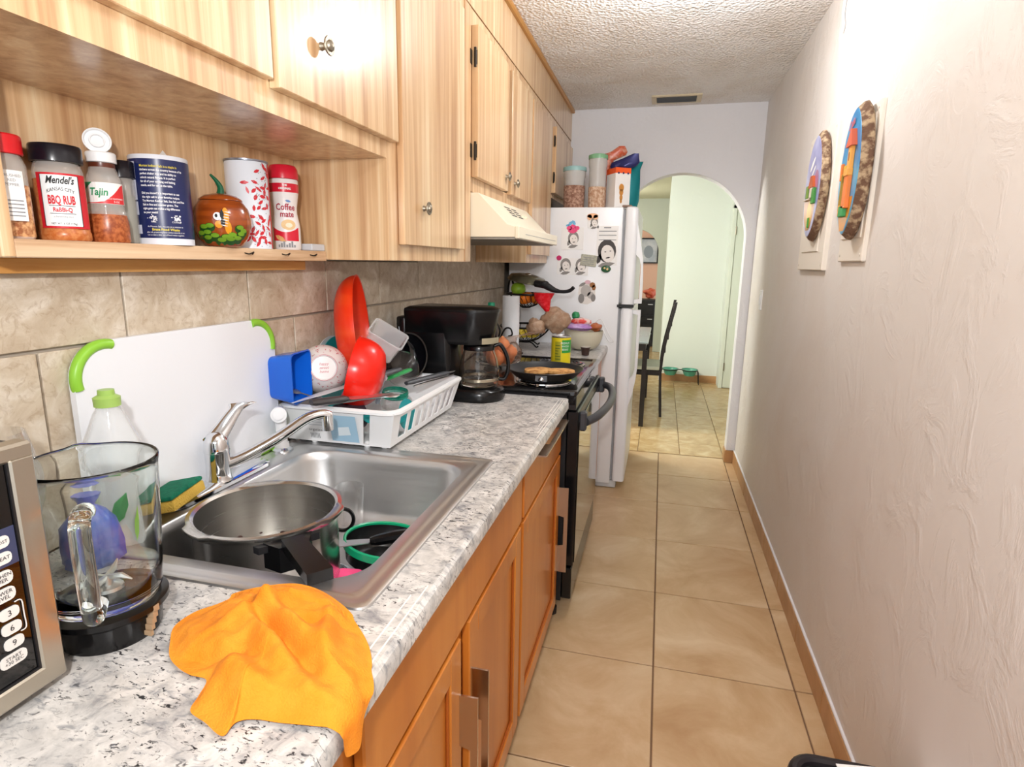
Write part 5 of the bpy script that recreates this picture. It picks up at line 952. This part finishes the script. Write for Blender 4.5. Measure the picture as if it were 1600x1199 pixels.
def fr1(u):
    P1 = ((-.034, .0612), (-.012, .0618), (.0, .064), (.012, .074), (.026, .089), (.033, .0915))
    for (u0, w0), (u1, w1) in zip(P1, P1[1:]):
        if u0 <= u <= u1: return w0+(w1-w0)*(u-u0)/(u1-u0)
    return .0915
O('label_red', MB().sheet(lambda a, b, gt=gt: gt(-.033+.065*a, .0605+(fr1(-.033+.065*a)-.0605)*b), 20, 2), P('label_vivred', '#d22a30', .4), t, sm=30)
O('label_green', MB().sheet(lambda a, b, gt=gt: gt(-.034+.018*a, (.078+.014*a)+(.0145-.014*a)*b), 8, 2), P('label_deepgreen', '#177a48', .4), t, sm=30)
gt = cylmap(x, y, r-.0034, face(x, y)-.05, ZS, .0017); text('Tajin', .016, lambda u, v: gt(-.008+u*.85, .0775+v), 'lettering', P('ink_green', '#168a55', .5), t, shear=.2, bold=.0003); text('CLASICO SEASONING', .0034, lambda u, v: gt(.013+u*.9, .068+v), 'lettering', INKW, t); text('5 OZ', .004, lambda u, v: gt(.017+u, .0635+v), 'lettering', INKW, t)
# small black-lid jar behind
x, y = -.905, .845; t = T('spice_jar', 'small black-lidded spice jar half hidden behind the navy salt carton', 'jar', (x, y, ZS)); jar(x, y, [(0, 0), (.020, 0), (.021, .003), (.021, .105), (.018, .11), (0, .11)], SPJ, t, n=28); jar(x, y, [(0, .003), (.0185, .003), (.0185, .08), (0, .08)], P('herb_green', '#53604a', .9), t, 'herbs', n=24); jar(x, y, [(.0205, .108), (.0225, .109), (.0225, .134), (.021, .136), (0, .136)], P('lid_black', '#14131c'), t, 'cap', n=28)
# salt canister
x, y, r = -.882, .905, .0465; t = T('salt_canister', 'navy blue cardboard salt canister with white printed text', 'canister', (x, y, ZS))
jar(x, y, [(0, 0), (r, 0), (r, .149), (r-.001, .1505), (r-.003, .1505), (r-.004, .148), (0, .148)], P('card_white', '#dfe3ec', .5), t, 'carton', n=56)
f_ = face(x, y); g_ = cylmap(x, y, r, f_, ZS, .0005); O('navy_wrap', MB().sheet(lambda a, b: g_(-PI*r+2*PI*r*.999*a, .011+.132*b), 56, 1), INKN, t, sm=30)
gt = cylmap(x, y, r, f_, ZS, .0012)
LN = ['Morton Iodized Salt is a staple in', 'kitchens across the country because of its', 'perfect shaker size and its ability to', 'unlock natural flavors. It is perfect', 'for all of your cooking and baking', 'needs, and for use at the table.', '', 'Did you know? It is important to use', 'the right salt in your favorite recipes.', 'Try Morton Kosher Salt, Sea Salt and Fine', 'Salt in fine and coarser grains. The', 'right grain can make a big difference', 'to your meals!']
for i, s_ in enumerate(LN):
    if s_: text(s_, .0050 if i else .0056, lambda u, v, i=i: gt(-.031+u*.80, .131-.0064*i+v), 'lettering', INKY if i == 0 else INKW, t, align='LEFT', bold=.00012)
for u0, s_ in ((-.016, 'FINE'), (.020, 'COARSE')):
    random.seed(int(u0*1000)+50); m = MB()
    for k in range(34):
        q = random.gauss(0, .0045); w = random.gauss(0, .0024); polyon(m, gt, ellpts(u0+q, .0455+w, .0009 if u0 < 0 else .0013, .0007 if u0 < 0 else .0010, 6))
    O('crystal_print', m, INKW, t, sm=0); text(s_, .0042, lambda u, v: gt(u0+u, .0385+v), 'lettering', INKW, t)
text('At Morton Salt, we are on a mission to', .0040, lambda u, v: gt(.002+u*.9, .0305+v), 'lettering', INKW, t); text('Erase Food Waste', .0058, lambda u, v: gt(.002+u, .0255+v), 'lettering', INKY, t, bold=.0002)
for i, s_ in enumerate(('after all, preserving food comes naturally to us.', 'Let us take a bite out of food waste together.')): text(s_, .0038, lambda u, v, i=i: gt(.002+u*.85, .0208-.0044*i+v), 'lettering', INKW, t)
for z0_, z1_ in ((.11, .138), (.075, .108), (.05, .072)): O('nutrition_panel', patch(cylmap(x, y, r, f_, ZS, .0010), -.052, -.041, z0_, z1_, 4, 1), P('panel_pale', '#c9cde0', .5), t, sm=0)
O('print_box', patch(cylmap(x, y, r, f_, ZS, .0010), -.050, -.038, .018, .033, 4, 1), P('panel_pale', '#c9cde0'), t, sm=0)
O('pour_spout', MB().add([(x-.004, y+.002, ZS+.1505), (x+.018, y-.006, ZS+.1505), (x+.014, y+.012, ZS+.1505), (x+.014, y-.002, ZS+.163)], [(0, 1, 3), (1, 2, 3), (2, 0, 3), (0, 2, 1)]), PAPER, t, sm=0)
# painted gourd
x, y, r = -.861, 1.028, .054; t = T('painted_gourd', 'varnished wooden gourd jar painted with a bird among bushes', 'ornament', (x, y, ZS))
gz = [(0, 0), (.026, 0), (.034, .003), (.046, .018), (.0535, .040), (.054, .055), (.049, .075), (.040, .088), (.0395, .0885)]; wd = P('gourd_wood', '#9a4715', .22, coat=.5, var=('#6e2c0c', (6, 6, 60), .45, .7))
jar(x, y, gz+[(0, .0885)], wd, t, 'jar', n=48); jar(x, y, [(0, .0892), (.0400, .0892), (.0395, .092), (.030, .099), (.015, .103), (0, .104)], wd, t, 'lid', n=48)
O('stem', MB().tube(spline([(x, y, ZS+.101), (x+.001, y+.001, ZS+.115), (x-.002, y-.006, ZS+.128), (x-.006, y-.016, ZS+.138)], 6), [.0075-.0003*k for k in range(19)], 10), P('stem_green', '#0f5a3a', .3), t)
def rz(z):
    z -= ZS
    for (ra, za), (rb, zb_) in zip(gz[1:], gz[2:]):
        if za <= z <= zb_: return ra+(rb-ra)*(z-za)/max(1e-6, zb_-za)
    return gz[-1][0]
f_ = face(x, y); ga = cylmap(x, y, rz, f_, ZS, .0008); gb = cylmap(x, y, rz, f_, ZS, .0016); gc_ = cylmap(x, y, rz, f_, ZS, .0024)
def dec(name, polys, mat, g): 
    m = MB()
    for p in polys: polyon(m, g, p)
    O(name, m, mat, t, sm=0)
BD, BL = P('paint_darkgreen', '#1d4a1a', .35), P('paint_lightgreen', '#6f9a24', .35)
bush = [(-.036, .034), (-.030, .024), (-.024, .036), (-.016, .018), (-.030, .014), (.004, .016), (.012, .012), (.016, .020), (.032, .034), (.034, .022), (.026, .014), (-.004, .010), (-.044, .022), (.040, .028)]
dec('painted_bush', [ellpts(a, b, .0105, .0085, 12) for a, b in bush], BD, ga); dec('painted_bush_light', [ellpts(a+.001, b+.0035, .0080, .0042, 10) for a, b in bush], BL, gb)
dec('painted_body', [ellpts(.006, .055, .0065, .019, 14), ellpts(-.006, .042, .0075, .007, 10), ellpts(.010, .036, .006, .012, 12)], P('paint_amber', '#e0951f', .35), ga); dec('painted_wing', [leaf(.001, .047, .020, .009, 1.55), leaf(.000, .061, .020, .008, 1.55)], INK, gc_); dec('painted_head', [ellpts(-.008, .057, .0075, .0075, 12)], PAPER, gb); dec('painted_eye', [ellpts(-.010, .058, .0025, .0035, 8)], INK, gc_)
dec('painted_feather', [leaf(.003+.0015*k, .040+.005*k, .013, .0016, -.2) for k in range(6)], INKW, gc_)
# leaf-print canister
x, y, r = -.885, 1.142, .0435; t = T('storage_canister', 'white canister with red leaf pattern behind the painted gourd', 'canister', (x, y, ZS)); jar(x, y, [(0, 0), (r, 0), (r, .178), (r-.002, .181), (r-.004, .180), (0, .178)], P('canister_white', '#dfe6f0', .3), t, 'canister', n=56)
m = MB(); m.m = Matrix.Translation((x, y, ZS)); m.lathe([(r, .1795), (r+.0012, .1805), (r+.0012, .1835), (0, .184)], 48); O('rim', m, P('rim_steel', '#8d93a0', .3, .8), t)
f_ = face(x, y); ga = cylmap(x, y, r, f_, ZS, .0005); random.seed(21); L1 = []; D1 = []
for k in range(85):
    u_ = random.uniform(.004, .052); v_ = random.uniform(.004, .172)
    if u_ < .018+.012*math.sin(v_*40) and v_ > .09: continue
    if all((u_-a)**2+(v_-b)**2 > .0085**2 for a, b in L1): L1.append((u_, v_))
for u_, v_ in ((-.006, .135), (-.001, .12), (.002, .03), (-.004, .02)): L1.append((u_, v_))
m = MB()
for u_, v_ in L1: polyon(m, ga, leaf(u_, v_, random.uniform(.013, .019), random.uniform(.006, .009), random.uniform(0, 3.1)))
O('leaf_print', m, P('print_crimson', '#c8202f', .4), t, sm=0); m = MB()
for k in range(120): u_ = random.uniform(0, .054); v_ = random.uniform(.004, .174); polyon(m, ga, ellpts(u_, v_, .0012, .0012, 5)) if u_ > .012 or v_ < .05 else None
O('berry_print', m, INKG, t, sm=0); O('red_seam', patch(ga, .0535, .062, 0.001, .178, 4, 1), P('print_crimson', '#c8202f'), t, sm=0)
# creamer
x, y, r = -.886, 1.272, .0325; t = T('creamer_bottle', 'white coffee creamer bottle with red cap and red label', 'bottle', (x, y, ZS))
cz = [(0, 0), (r-.002, 0), (r, .003), (r, .05), (r-.001, .06), (r-.0055, .085), (r-.0055, .10), (r-.001, .128), (r, .135), (r, .160), (r-.001, .162)]
jar(x, y, cz+[(0, .162)], P('creamer_white', '#e9e6e6', .3), t, 'bottle'); m = MB(); m.m = Matrix.Translation((x, y, ZS)); m.lathe([(r-.001, .1625), (r+.0015, .163), (r+.0015, .172), (r, .186), (r-.004, .193), (r-.01, .195), (0, .195)], 40); O('cap', m, P('cap_crimson', '#d01a34', .3), t)
def rc(z):
    z -= ZS
    for (ra, za), (rb, zb_) in zip(cz[1:], cz[2:]):
        if za <= z <= zb_: return ra+(rb-ra)*(z-za)/max(1e-6, zb_-za)
    return r
f_ = face(x, y); ga = cylmap(x, y, rc, f_, ZS, .0006); gb = cylmap(x, y, rc, f_, ZS, .0014); CR = P('cap_crimson', '#d01a34')
O('red_band', MB().sheet(lambda a, b: ga(-PI*r*.98+2*PI*r*.98*a, .132+.020*b), 40, 2), CR, t, sm=30); m = MB(); 
O('red_cup_print', MB().sheet(lambda a, b: ga(-.034+.066*a, .021+(.026+.012*math.sin(PI*a)*-1+.006)*b), 20, 3), CR, t, sm=30); m = MB(); polyon(m, gb, ellpts(.006, .058, .017, .012, 20)); O('coffee_print', m, P('print_latte', '#e2c08c', .5), t, sm=0); m = MB(); polyon(m, cylmap(x, y, rc, f_, ZS, .0018), ellpts(.007, .057, .008, .0055, 16)); O('cream_print', m, P('print_cream', '#f0e2c8', .5), t, sm=0)
m = MB(); polyon(m, gb, leaf(-.014, .026, .030, .012, -.5)); O('biscuit_print', m, P('print_biscuit', '#d9a368', .5), t, sm=0); m = MB(); polyon(m, gb, leaf(.008, .112, .014, .006, -.2)); O('logo_print', m, P('print_sky', '#6b93c8', .5), t, sm=0)
RD = P('ink_wine', '#a8183a', .5); gt = cylmap(x, y, rc, f_, ZS, .0022); text('Coffee', .0205, lambda u, v: gt(.001+u*.82, .098+v), 'lettering', RD, t, bold=.0003); text('mate', .0195, lambda u, v: gt(.004+u*.82, .082+v), 'lettering', RD, t, bold=.0003); text('THE', .0058, lambda u, v: gt(.002+u, .147+v), 'lettering', INKW, t, bold=.0002); text('ORIGINAL', .0062, lambda u, v: gt(.002+u, .1395+v), 'lettering', INKW, t, bold=.0003)
random.seed(1); m = MB()
for k in range(7): polyon(m, gb, [(-.02+.006*k, .006), (-.016+.006*k, .006), (-.016+.006*k, .012+.004*(k % 3)), (-.02+.006*k, .012+.004*(k % 3))])
O('small_print', m, INKG, t, sm=0)
m = MB().box(-.905, -.843, 1.310, 1.368, ZS, ZS+.0165, .002); tag(O('cardboard_strip', m, P('strip_white', '#c9ccd2', .6)), 'flat pale grey pad at the right end of the spice shelf', 'pad')

# ================================================================ RIGHT WALL
def wallbox(name, label, y0, y1, z0, z1, d_, inner):
    t = T(name, label, 'panel', (XW, (y0+y1)/2, z0)); O('cover', B(XW-d_, XW+.01, y0, y1, z0, z1, .003), P('cover_paint', '#e6dfd4', .5), t)
    a, b, c, e = inner; O('door', B(XW-d_-.004, XW-d_+.001, a, b, c, e, .002), P('cover_paint', '#e6dfd4'), t); 
    for sy, sz in ((y0+.02, z0+.02), (y1-.02, z0+.02), (y0+.02, z1-.02), (y1-.02, z1-.02)): O('screw', MB().ell((XW-d_, sy, sz), .002, .005, .005, 10, 6), P('screw_paint', '#d9d2c6', .4), t)
wallbox('electrical_panel', 'painted breaker panel cover behind the far wall plaque', 2.38, 2.78, 1.36, 1.88, .016, (2.46, 2.72, 1.43, 1.83)); wallbox('electrical_panel', 'painted access panel cover behind the near wall plaque', 1.955, 2.20, 1.39, 1.84, .012, (1.98, 2.17, 1.46, 1.81))
def plaque(label, yc, zc, hw, hh, th_, near):
    t = T('wall_plaque', label, 'plaque', (XW-.02, yc, zc-hh)); xs = XW-.019; N = 48
    out = lambda s, x, jit: [(x, yc+hw*s*math.copysign(abs(math.cos(a))**1.12, math.cos(a))*(1+jit*noise.noise(Vector((math.cos(a)*4, math.sin(a)*4, yc)))), zc+hh*s*math.sin(a)*(1+jit*.5*noise.noise(Vector((math.cos(a)*3, math.sin(a)*3, 7))))) for a in (2*PI*k/N for k in range(N))]
    m = MB(); m.loft([out(.97, xs, .05), out(1.02, xs-.008, .07), out(1.0, xs-.020, .07), out(.93, xs-th_, .04)], True, False); O('bark_edge', m, P('bark', '#6e5240', .9, var=('#b9a283', 40, .45, .6), bump=(70, 1, .01)), t, sm=60)
    m = MB(); m.loft([out(.93, xs-th_, .04), out(.915, xs-th_-.001, .04)], False, True); fc_ = O('painted_face', m, near['sky'], t, sm=0)
    g = lambda d_: (lambda u, v: (xs-th_-.0012-d_, yc-u*hw/.157, zc+v*hh/.21))   # viewer looks toward +x, so image right is toward -y
    return t, g
t, g = plaque('far oval wood-slice plaque with a painted violet sky landscape', 2.515, 1.668, .122, .196, .030, {'sky': P('paint_violet', '#8d8fc0', .3, var=('#b9bde0', 9, .4, .7))})
def pd(name, polys, mat, d_):
    m = MB()
    for p in polys: polyon(m, g(d_), p)
    O(name, m, mat, t, sm=0)
def relief(name, u0, u1, v0, v1, d_, mat):
    O(name, B(g(0)(0, 0)[0]-d_, g(0)(0, 0)[0]+.001, g(0)(u0, 0)[1], g(0)(u1, 0)[1], g(0)(0, v0)[2], g(0)(0, v1)[2], .002), mat, t)
pd('painted_ground', [[(-.13, -.05), (.10, -.05), (.08, -.12), (.03, -.17), (-.04, -.17), (-.10, -.12)]], P('paint_ochre', '#b5762c', .3), .0002); pd('painted_path', [ellpts(0, -.11, .05, .055, 16)], P('paint_gold', '#cfa92a', .3), .0006); pd('painted_cloud', [ellpts(-.03, .09, .05, .012, 12, .5), ellpts(.0, .06, .04, .008, 12, .5)], PAPER, .0004)
pd('painted_tree', [ellpts(.07, .01, .045, .05, 14)], P('paint_mauve', '#a8749a', .3), .0006); relief('house', .0, .05, -.045, .0, .008, P('paint_wall', '#d9cfc0', .5)); O('roof', xzroof(g, -.01, .065, .0, .035, .010) if False else MB().add([g(.010)(-.02, -.005), g(.010)(.07, -.005), g(.010)(.045, .04), g(.010)(.005, .04), g(.0)(-.02, -.005), g(0)(.07, -.005), g(0)(.045, .04), g(0)(.005, .04)], [(0, 1, 2, 3), (0, 4, 5, 1), (1, 5, 6, 2), (2, 6, 7, 3), (3, 7, 4, 0)]), P('paint_roof', '#b4582c', .5), t, sm=0)
relief('shrub', .05, .10, -.07, -.01, .009, P('paint_shrub', '#3f8a3a', .5)); relief('shrub', -.09, -.05, -.04, .01, .006, P('paint_shrub2', '#6f8f3c', .5)); relief('shrub', .0, .02, -.16, -.12, .005, P('paint_shrub', '#3f8a3a')); relief('fence', -.10, .0, -.05, -.043, .009, P('paint_wall', '#d9cfc0'))
t, g = plaque('near oval wood-slice plaque with a relief of an orange bell tower', 2.035, 1.652, .100, .194, .034, {'sky': P('paint_blue', '#2f86c0', .3, var=('#59b3d6', 7, .4, .7))})
TOW = P('paint_tower', '#e8823f', .45); TW2 = P('paint_tower2', '#efa64e', .45)
pd('painted_ground', [[(-.12, -.08), (.11, -.08), (.09, -.13), (.03, -.185), (-.04, -.185), (-.09, -.13)]], P('paint_amberground', '#d08a22', .3), .0002); pd('painted_forest', [ellpts(-.06, -.01, .05, .035, 14), ellpts(.0, -.02, .06, .03, 14)], P('paint_forest', '#2c7a3c', .4), .0004)
relief('tower_base', .005, .065, -.115, -.01, .012, TOW); relief('tower_shaft', .018, .06, -.01, .085, .011, TW2); relief('tower_ledge', .005, .068, -.015, .008, .015, TW2)
O('tower_roof', MB().add([g(.016)(-.005, .075), g(.016)(.085, .075), g(.014)(.05, .128), g(.014)(.035, .128), g(.0)(-.005, .075), g(0)(.085, .075), g(0)(.05, .128), g(0)(.035, .128)], [(0, 1, 2, 3), (0, 4, 5, 1), (1, 5, 6, 2), (2, 6, 7, 3), (3, 7, 4, 0)]), P('paint_terracotta', '#d9694a', .5), t, sm=0)
relief('window', .032, .045, .03, .06, .0115, INK); relief('small_tower', -.098, -.078, -.02, .035, .008, TOW); relief('palm_trunk', -.04, -.03, -.11, -.03, .008, P('paint_trunk', '#a98a3a', .5)); relief('palm_trunk', -.075, -.068, -.12, .0, .007, P('paint_trunk', '#a98a3a')); relief('yellow_house', -.05, -.01, -.005, .025, .007, P('paint_yellow', '#d9b13a', .5)); relief('bush', -.03, .04, -.14, -.105, .012, P('paint_bush', '#3f9a5a', .6)); relief('post', -.065, -.05, -.135, -.10, .008, TW2)
text('Cuba', .036, lambda u, v: g(.0030)(-.022+u*1.1, .150+v+u*.25), 'lettering', P('paint_rose', '#d0564e', .4), t, bold=.001, shear=.2)
sw = T('light_switch', 'small white light switch on the wall near the arch', 'light switch', (XW, 3.74, 1.115)); O('plate', B(XW-.006, XW+.005, 3.70, 3.775, 1.118, 1.236, .003), WHITE, sw); O('rocker', B(XW-.011, XW-.004, 3.722, 3.752, 1.150, 1.205, .002), WHITE, sw)
wc = T('hanging_cable', 'white cord hanging down from the ceiling on the wall', 'cable', (XW-.006, 2.53, 2.2)); O('cord', MB().tube(spline([(XW-.006, 2.50, 2.385), (XW-.006, 2.53, 2.34), (XW-.006, 2.545, 2.27), (XW-.006, 2.52, 2.225), (XW-.006, 2.53, 2.20)], 6), .005, 8), WHITE, wc)
# ceiling vent
vn = T('ceiling_vent', 'small beige metal air vent in the ceiling near the arch', 'vent', (.01, 4.05, ZC)); VB = P('vent_beige', '#cfc2a4', .45)
m = MB().box(-.135, .165, 3.955, 3.982, ZC-.008, ZC+.004, .002).box(-.135, .165, 4.108, 4.135, ZC-.008, ZC+.004, .002).box(-.135, -.105, 3.98, 4.11, ZC-.008, ZC+.004, .002).box(.135, .165, 3.98, 4.11, ZC-.008, ZC+.004, .002); O('frame', m, VB, vn)
O('backing', B(-.107, .137, 3.98, 4.11, ZC-.001, ZC+.002), INK, vn)
for k in range(6):
    m = MB(); m.m = TR((.015, 3.993+.021*k, ZC-.006), 0, .7, 0); m.box(-.119, .119, -.008, .008, -.0008, .0008); O('louvre', m, P('vent_slat', '#8f9499', .4, .4), vn)
# bin in the lower right corner
bn = T('waste_bin', 'dark rimmed waste bin at the bottom right by the wall', 'bin', (.44, 1.03, 0)); bx0, bx1, by0, by1 = .322, .555, .83, 1.20
m = MB(); m.loft([rrect(bx0+.03, bx1-.02, by0+.03, by1-.03, .04, .002, 6), rrect(bx0+.006, bx1-.004, by0+.006, by1-.006, .05, .33, 6), rrect(bx0+.02, bx1-.016, by0+.02, by1-.02, .04, .33, 6), rrect(bx0+.04, bx1-.03, by0+.04, by1-.04, .035, .02, 6)], True, True); O('bucket', m, P('bin_grey', '#8a8c84', .5), bn)
O('rim', MB().tube(rrect(bx0+.012, bx1-.010, by0+.012, by1-.012, .05, .335, 6), .013, 10, True), P('bin_black', '#242024', .35), bn)
m = MB(); m.m = TR((.502, 1.055, .356), .15, .08, 0); m.box(-.072, .06, -.11, .115, -.001, .001); tag(O('paper_sheet', m, PAPER, sm=0), 'white paper sheet lying across the waste bin', 'paper')

# ================================================================ DINING ROOM
ch = T('dining_chair', 'dark wood dining chair with tall curved back and pale seat', 'chair', (-.08, 5.62, 0)); DW = P('wenge', '#1d1512', .35); sx0, sx1, sy0, sy1 = -.33, .035, 5.38, 5.78
for yy in (sy0, sy1):
    O('back_post', MB().loft([[(x+dx, yy+dy, z) for dx, dy in ((-.012, -.016), (.012, -.016), (.012, .016), (-.012, .016))] for x, z in ((.065, .0), (.05, .2), (.040, .42), (.048, .56), (.068, .70), (.10, .86), (.128, 1.0), (.135, 1.05))]), DW, ch, sm=30); O('leg', B(sx0, sx0+.035, yy-.016, yy+.016, 0, .42, .002), DW, ch)
for z in (.62, .74, .86, .98): x_ = .05+.085*((z-.55)/.5)**1.0; O('back_slat', B(x_+.0, x_+.012, sy0+.01, sy1-.01, z-.025, z+.025, .002), DW, ch)
O('seat_rail', MB().box(sx0, .04, sy0-.014, sy1+.014, .385, .43, .003), DW, ch); O('seat_cushion', MB().box(sx0-.01, .032, sy0-.012, sy1+.012, .431, .470, .012, 2), P('seat_sage', '#cfd3c4', .6), ch)
tb_ = T('dining_table', 'dark dining table with frosted glass top and slim legs', 'table', (-.62, 5.5, 0)); O('table_top', B(-1.3, -.075, 4.96, 6.2, .720, .738, .004), P('table_glass', '#8f999c', .15), tb_)
O('apron', MB().box(-1.28, -.095, 4.985, 5.01, .66, .7195).box(-1.28, -.095, 6.15, 6.175, .66, .7195).box(-.12, -.095, 5.01, 6.15, .66, .7195).box(-1.28, -1.255, 5.01, 6.15, .66, .7195), DW, tb_, sm=0)
for lx in (-.118, -1.28):
    for ly in (4.985, 6.135): O('leg', B(lx, lx+.04, ly, ly+.04, 0, .66, .002), DW, tb_)
st = T('pet_bowl_stand', 'black wire pet bowl stand against the mint wall', 'stand', (.29, 7.06, 0)); ST = P('stand_wire', '#2a2926', .4, .5)
for cx_ in (.165, .385): O('ring', MB().tube([(cx_+.088*math.cos(a), 7.05+.088*math.sin(a), .165) for a in (2*PI*i/28 for i in range(28))], .005, 6, True), ST, st)
O('bar', MB().tube([(.25, 7.05, .168), (.30, 7.05, .168)], .006, 6), ST, st)
for lx, ly in ((.065, 7.0), (.065, 7.10), (.48, 7.0), (.48, 7.10)): O('leg', MB().tube(spline([(lx+(.02 if lx < .3 else -.02), ly+.01, .166), (lx, ly, .15), (lx-(.012 if lx < .3 else -.012), ly-.01, .004)], 4), .005, 6), ST, st)
for cx_, lab in ((.165, 'left'), (.385, 'right')):
    m = MB(); m.m = Matrix.Translation((cx_, 7.05, .100)); m.lathe([(0, 0), (.055, 0), (.068, .02), (.085, .072), (.094, .073), (.094, .078), (.082, .078), (.064, .022), (.052, .005), (0, .005)], 32); tag(O('pet_bowl', m, P('bowl_seaglass', '#5fb39a', .15, trans=.25)), '%s sea-green pet bowl in the wire stand' % lab, 'bowl')
dz = T('dresser', 'black drawer chest seen through the far arch', 'dresser', (-.3, 10.3, 0)); O('body', B(-.75, -.07, 10.1, 10.5, .02, .80, .004), BLACKM, dz)
for k in range(3):
    d_ = O('drawer', B(-.73, -.09, 10.085, 10.0995, .06+.245*k, .285+.245*k, .004), BLACK, dz); O('handle', B(-.20, -.12, 10.07, 10.084, .225+.245*k, .238+.245*k, .002), P('pull_silver', '#b9b9b9', .3, .8), d_)
lump('gift_bag', 'red decorative bundle on top of the black dresser', 'decoration', (-.18, 10.28, .90), .10, .10, .075, P('deco_red', '#b4402c', .5, var=('#d97a5c', 14, .4, .7)), 31, .4)
pf = T('wall_picture', 'dark framed picture on the peach wall beyond the far arch', 'picture', (-.28, 11.98, 1.40)); O('frame', MB().box(-.50, -.10, 11.955, 11.999, 1.40, 1.425).box(-.50, -.10, 11.955, 11.999, 1.86, 1.885).box(-.50, -.475, 11.955, 11.999, 1.425, 1.86).box(-.125, -.10, 11.955, 11.999, 1.425, 1.86), BLACKM, pf, sm=0); O('print', B(-.475, -.125, 11.975, 11.995, 1.425, 1.86), P('print_bluegrey', '#9aa3ad', .3, var=('#c3c7c9', 6, .4, .7)), pf); m = MB(); polyon(m, lambda u, v: (u, 11.974, v), ellpts(-.29, 1.62, .09, .12, 16)); O('print_shape', m, P('print_greyshape', '#7d8790', .4), pf, sm=0)
fn_ = T('ceiling_light', 'small olive bowl ceiling light in the dining room', 'ceiling light', (-.30, 5.9, 2.25)); m = MB(); m.m = Matrix.Translation((-.26, 6.3, 2.25)); m.lathe([(0, 0), (.06, .01), (.11, .05), (.13, .09), (.12, .09), (.05, .10), (.02, .119), (0, .119)], 28); O('shade', m, P('shade_olive', '#8a8040', .5), fn_)
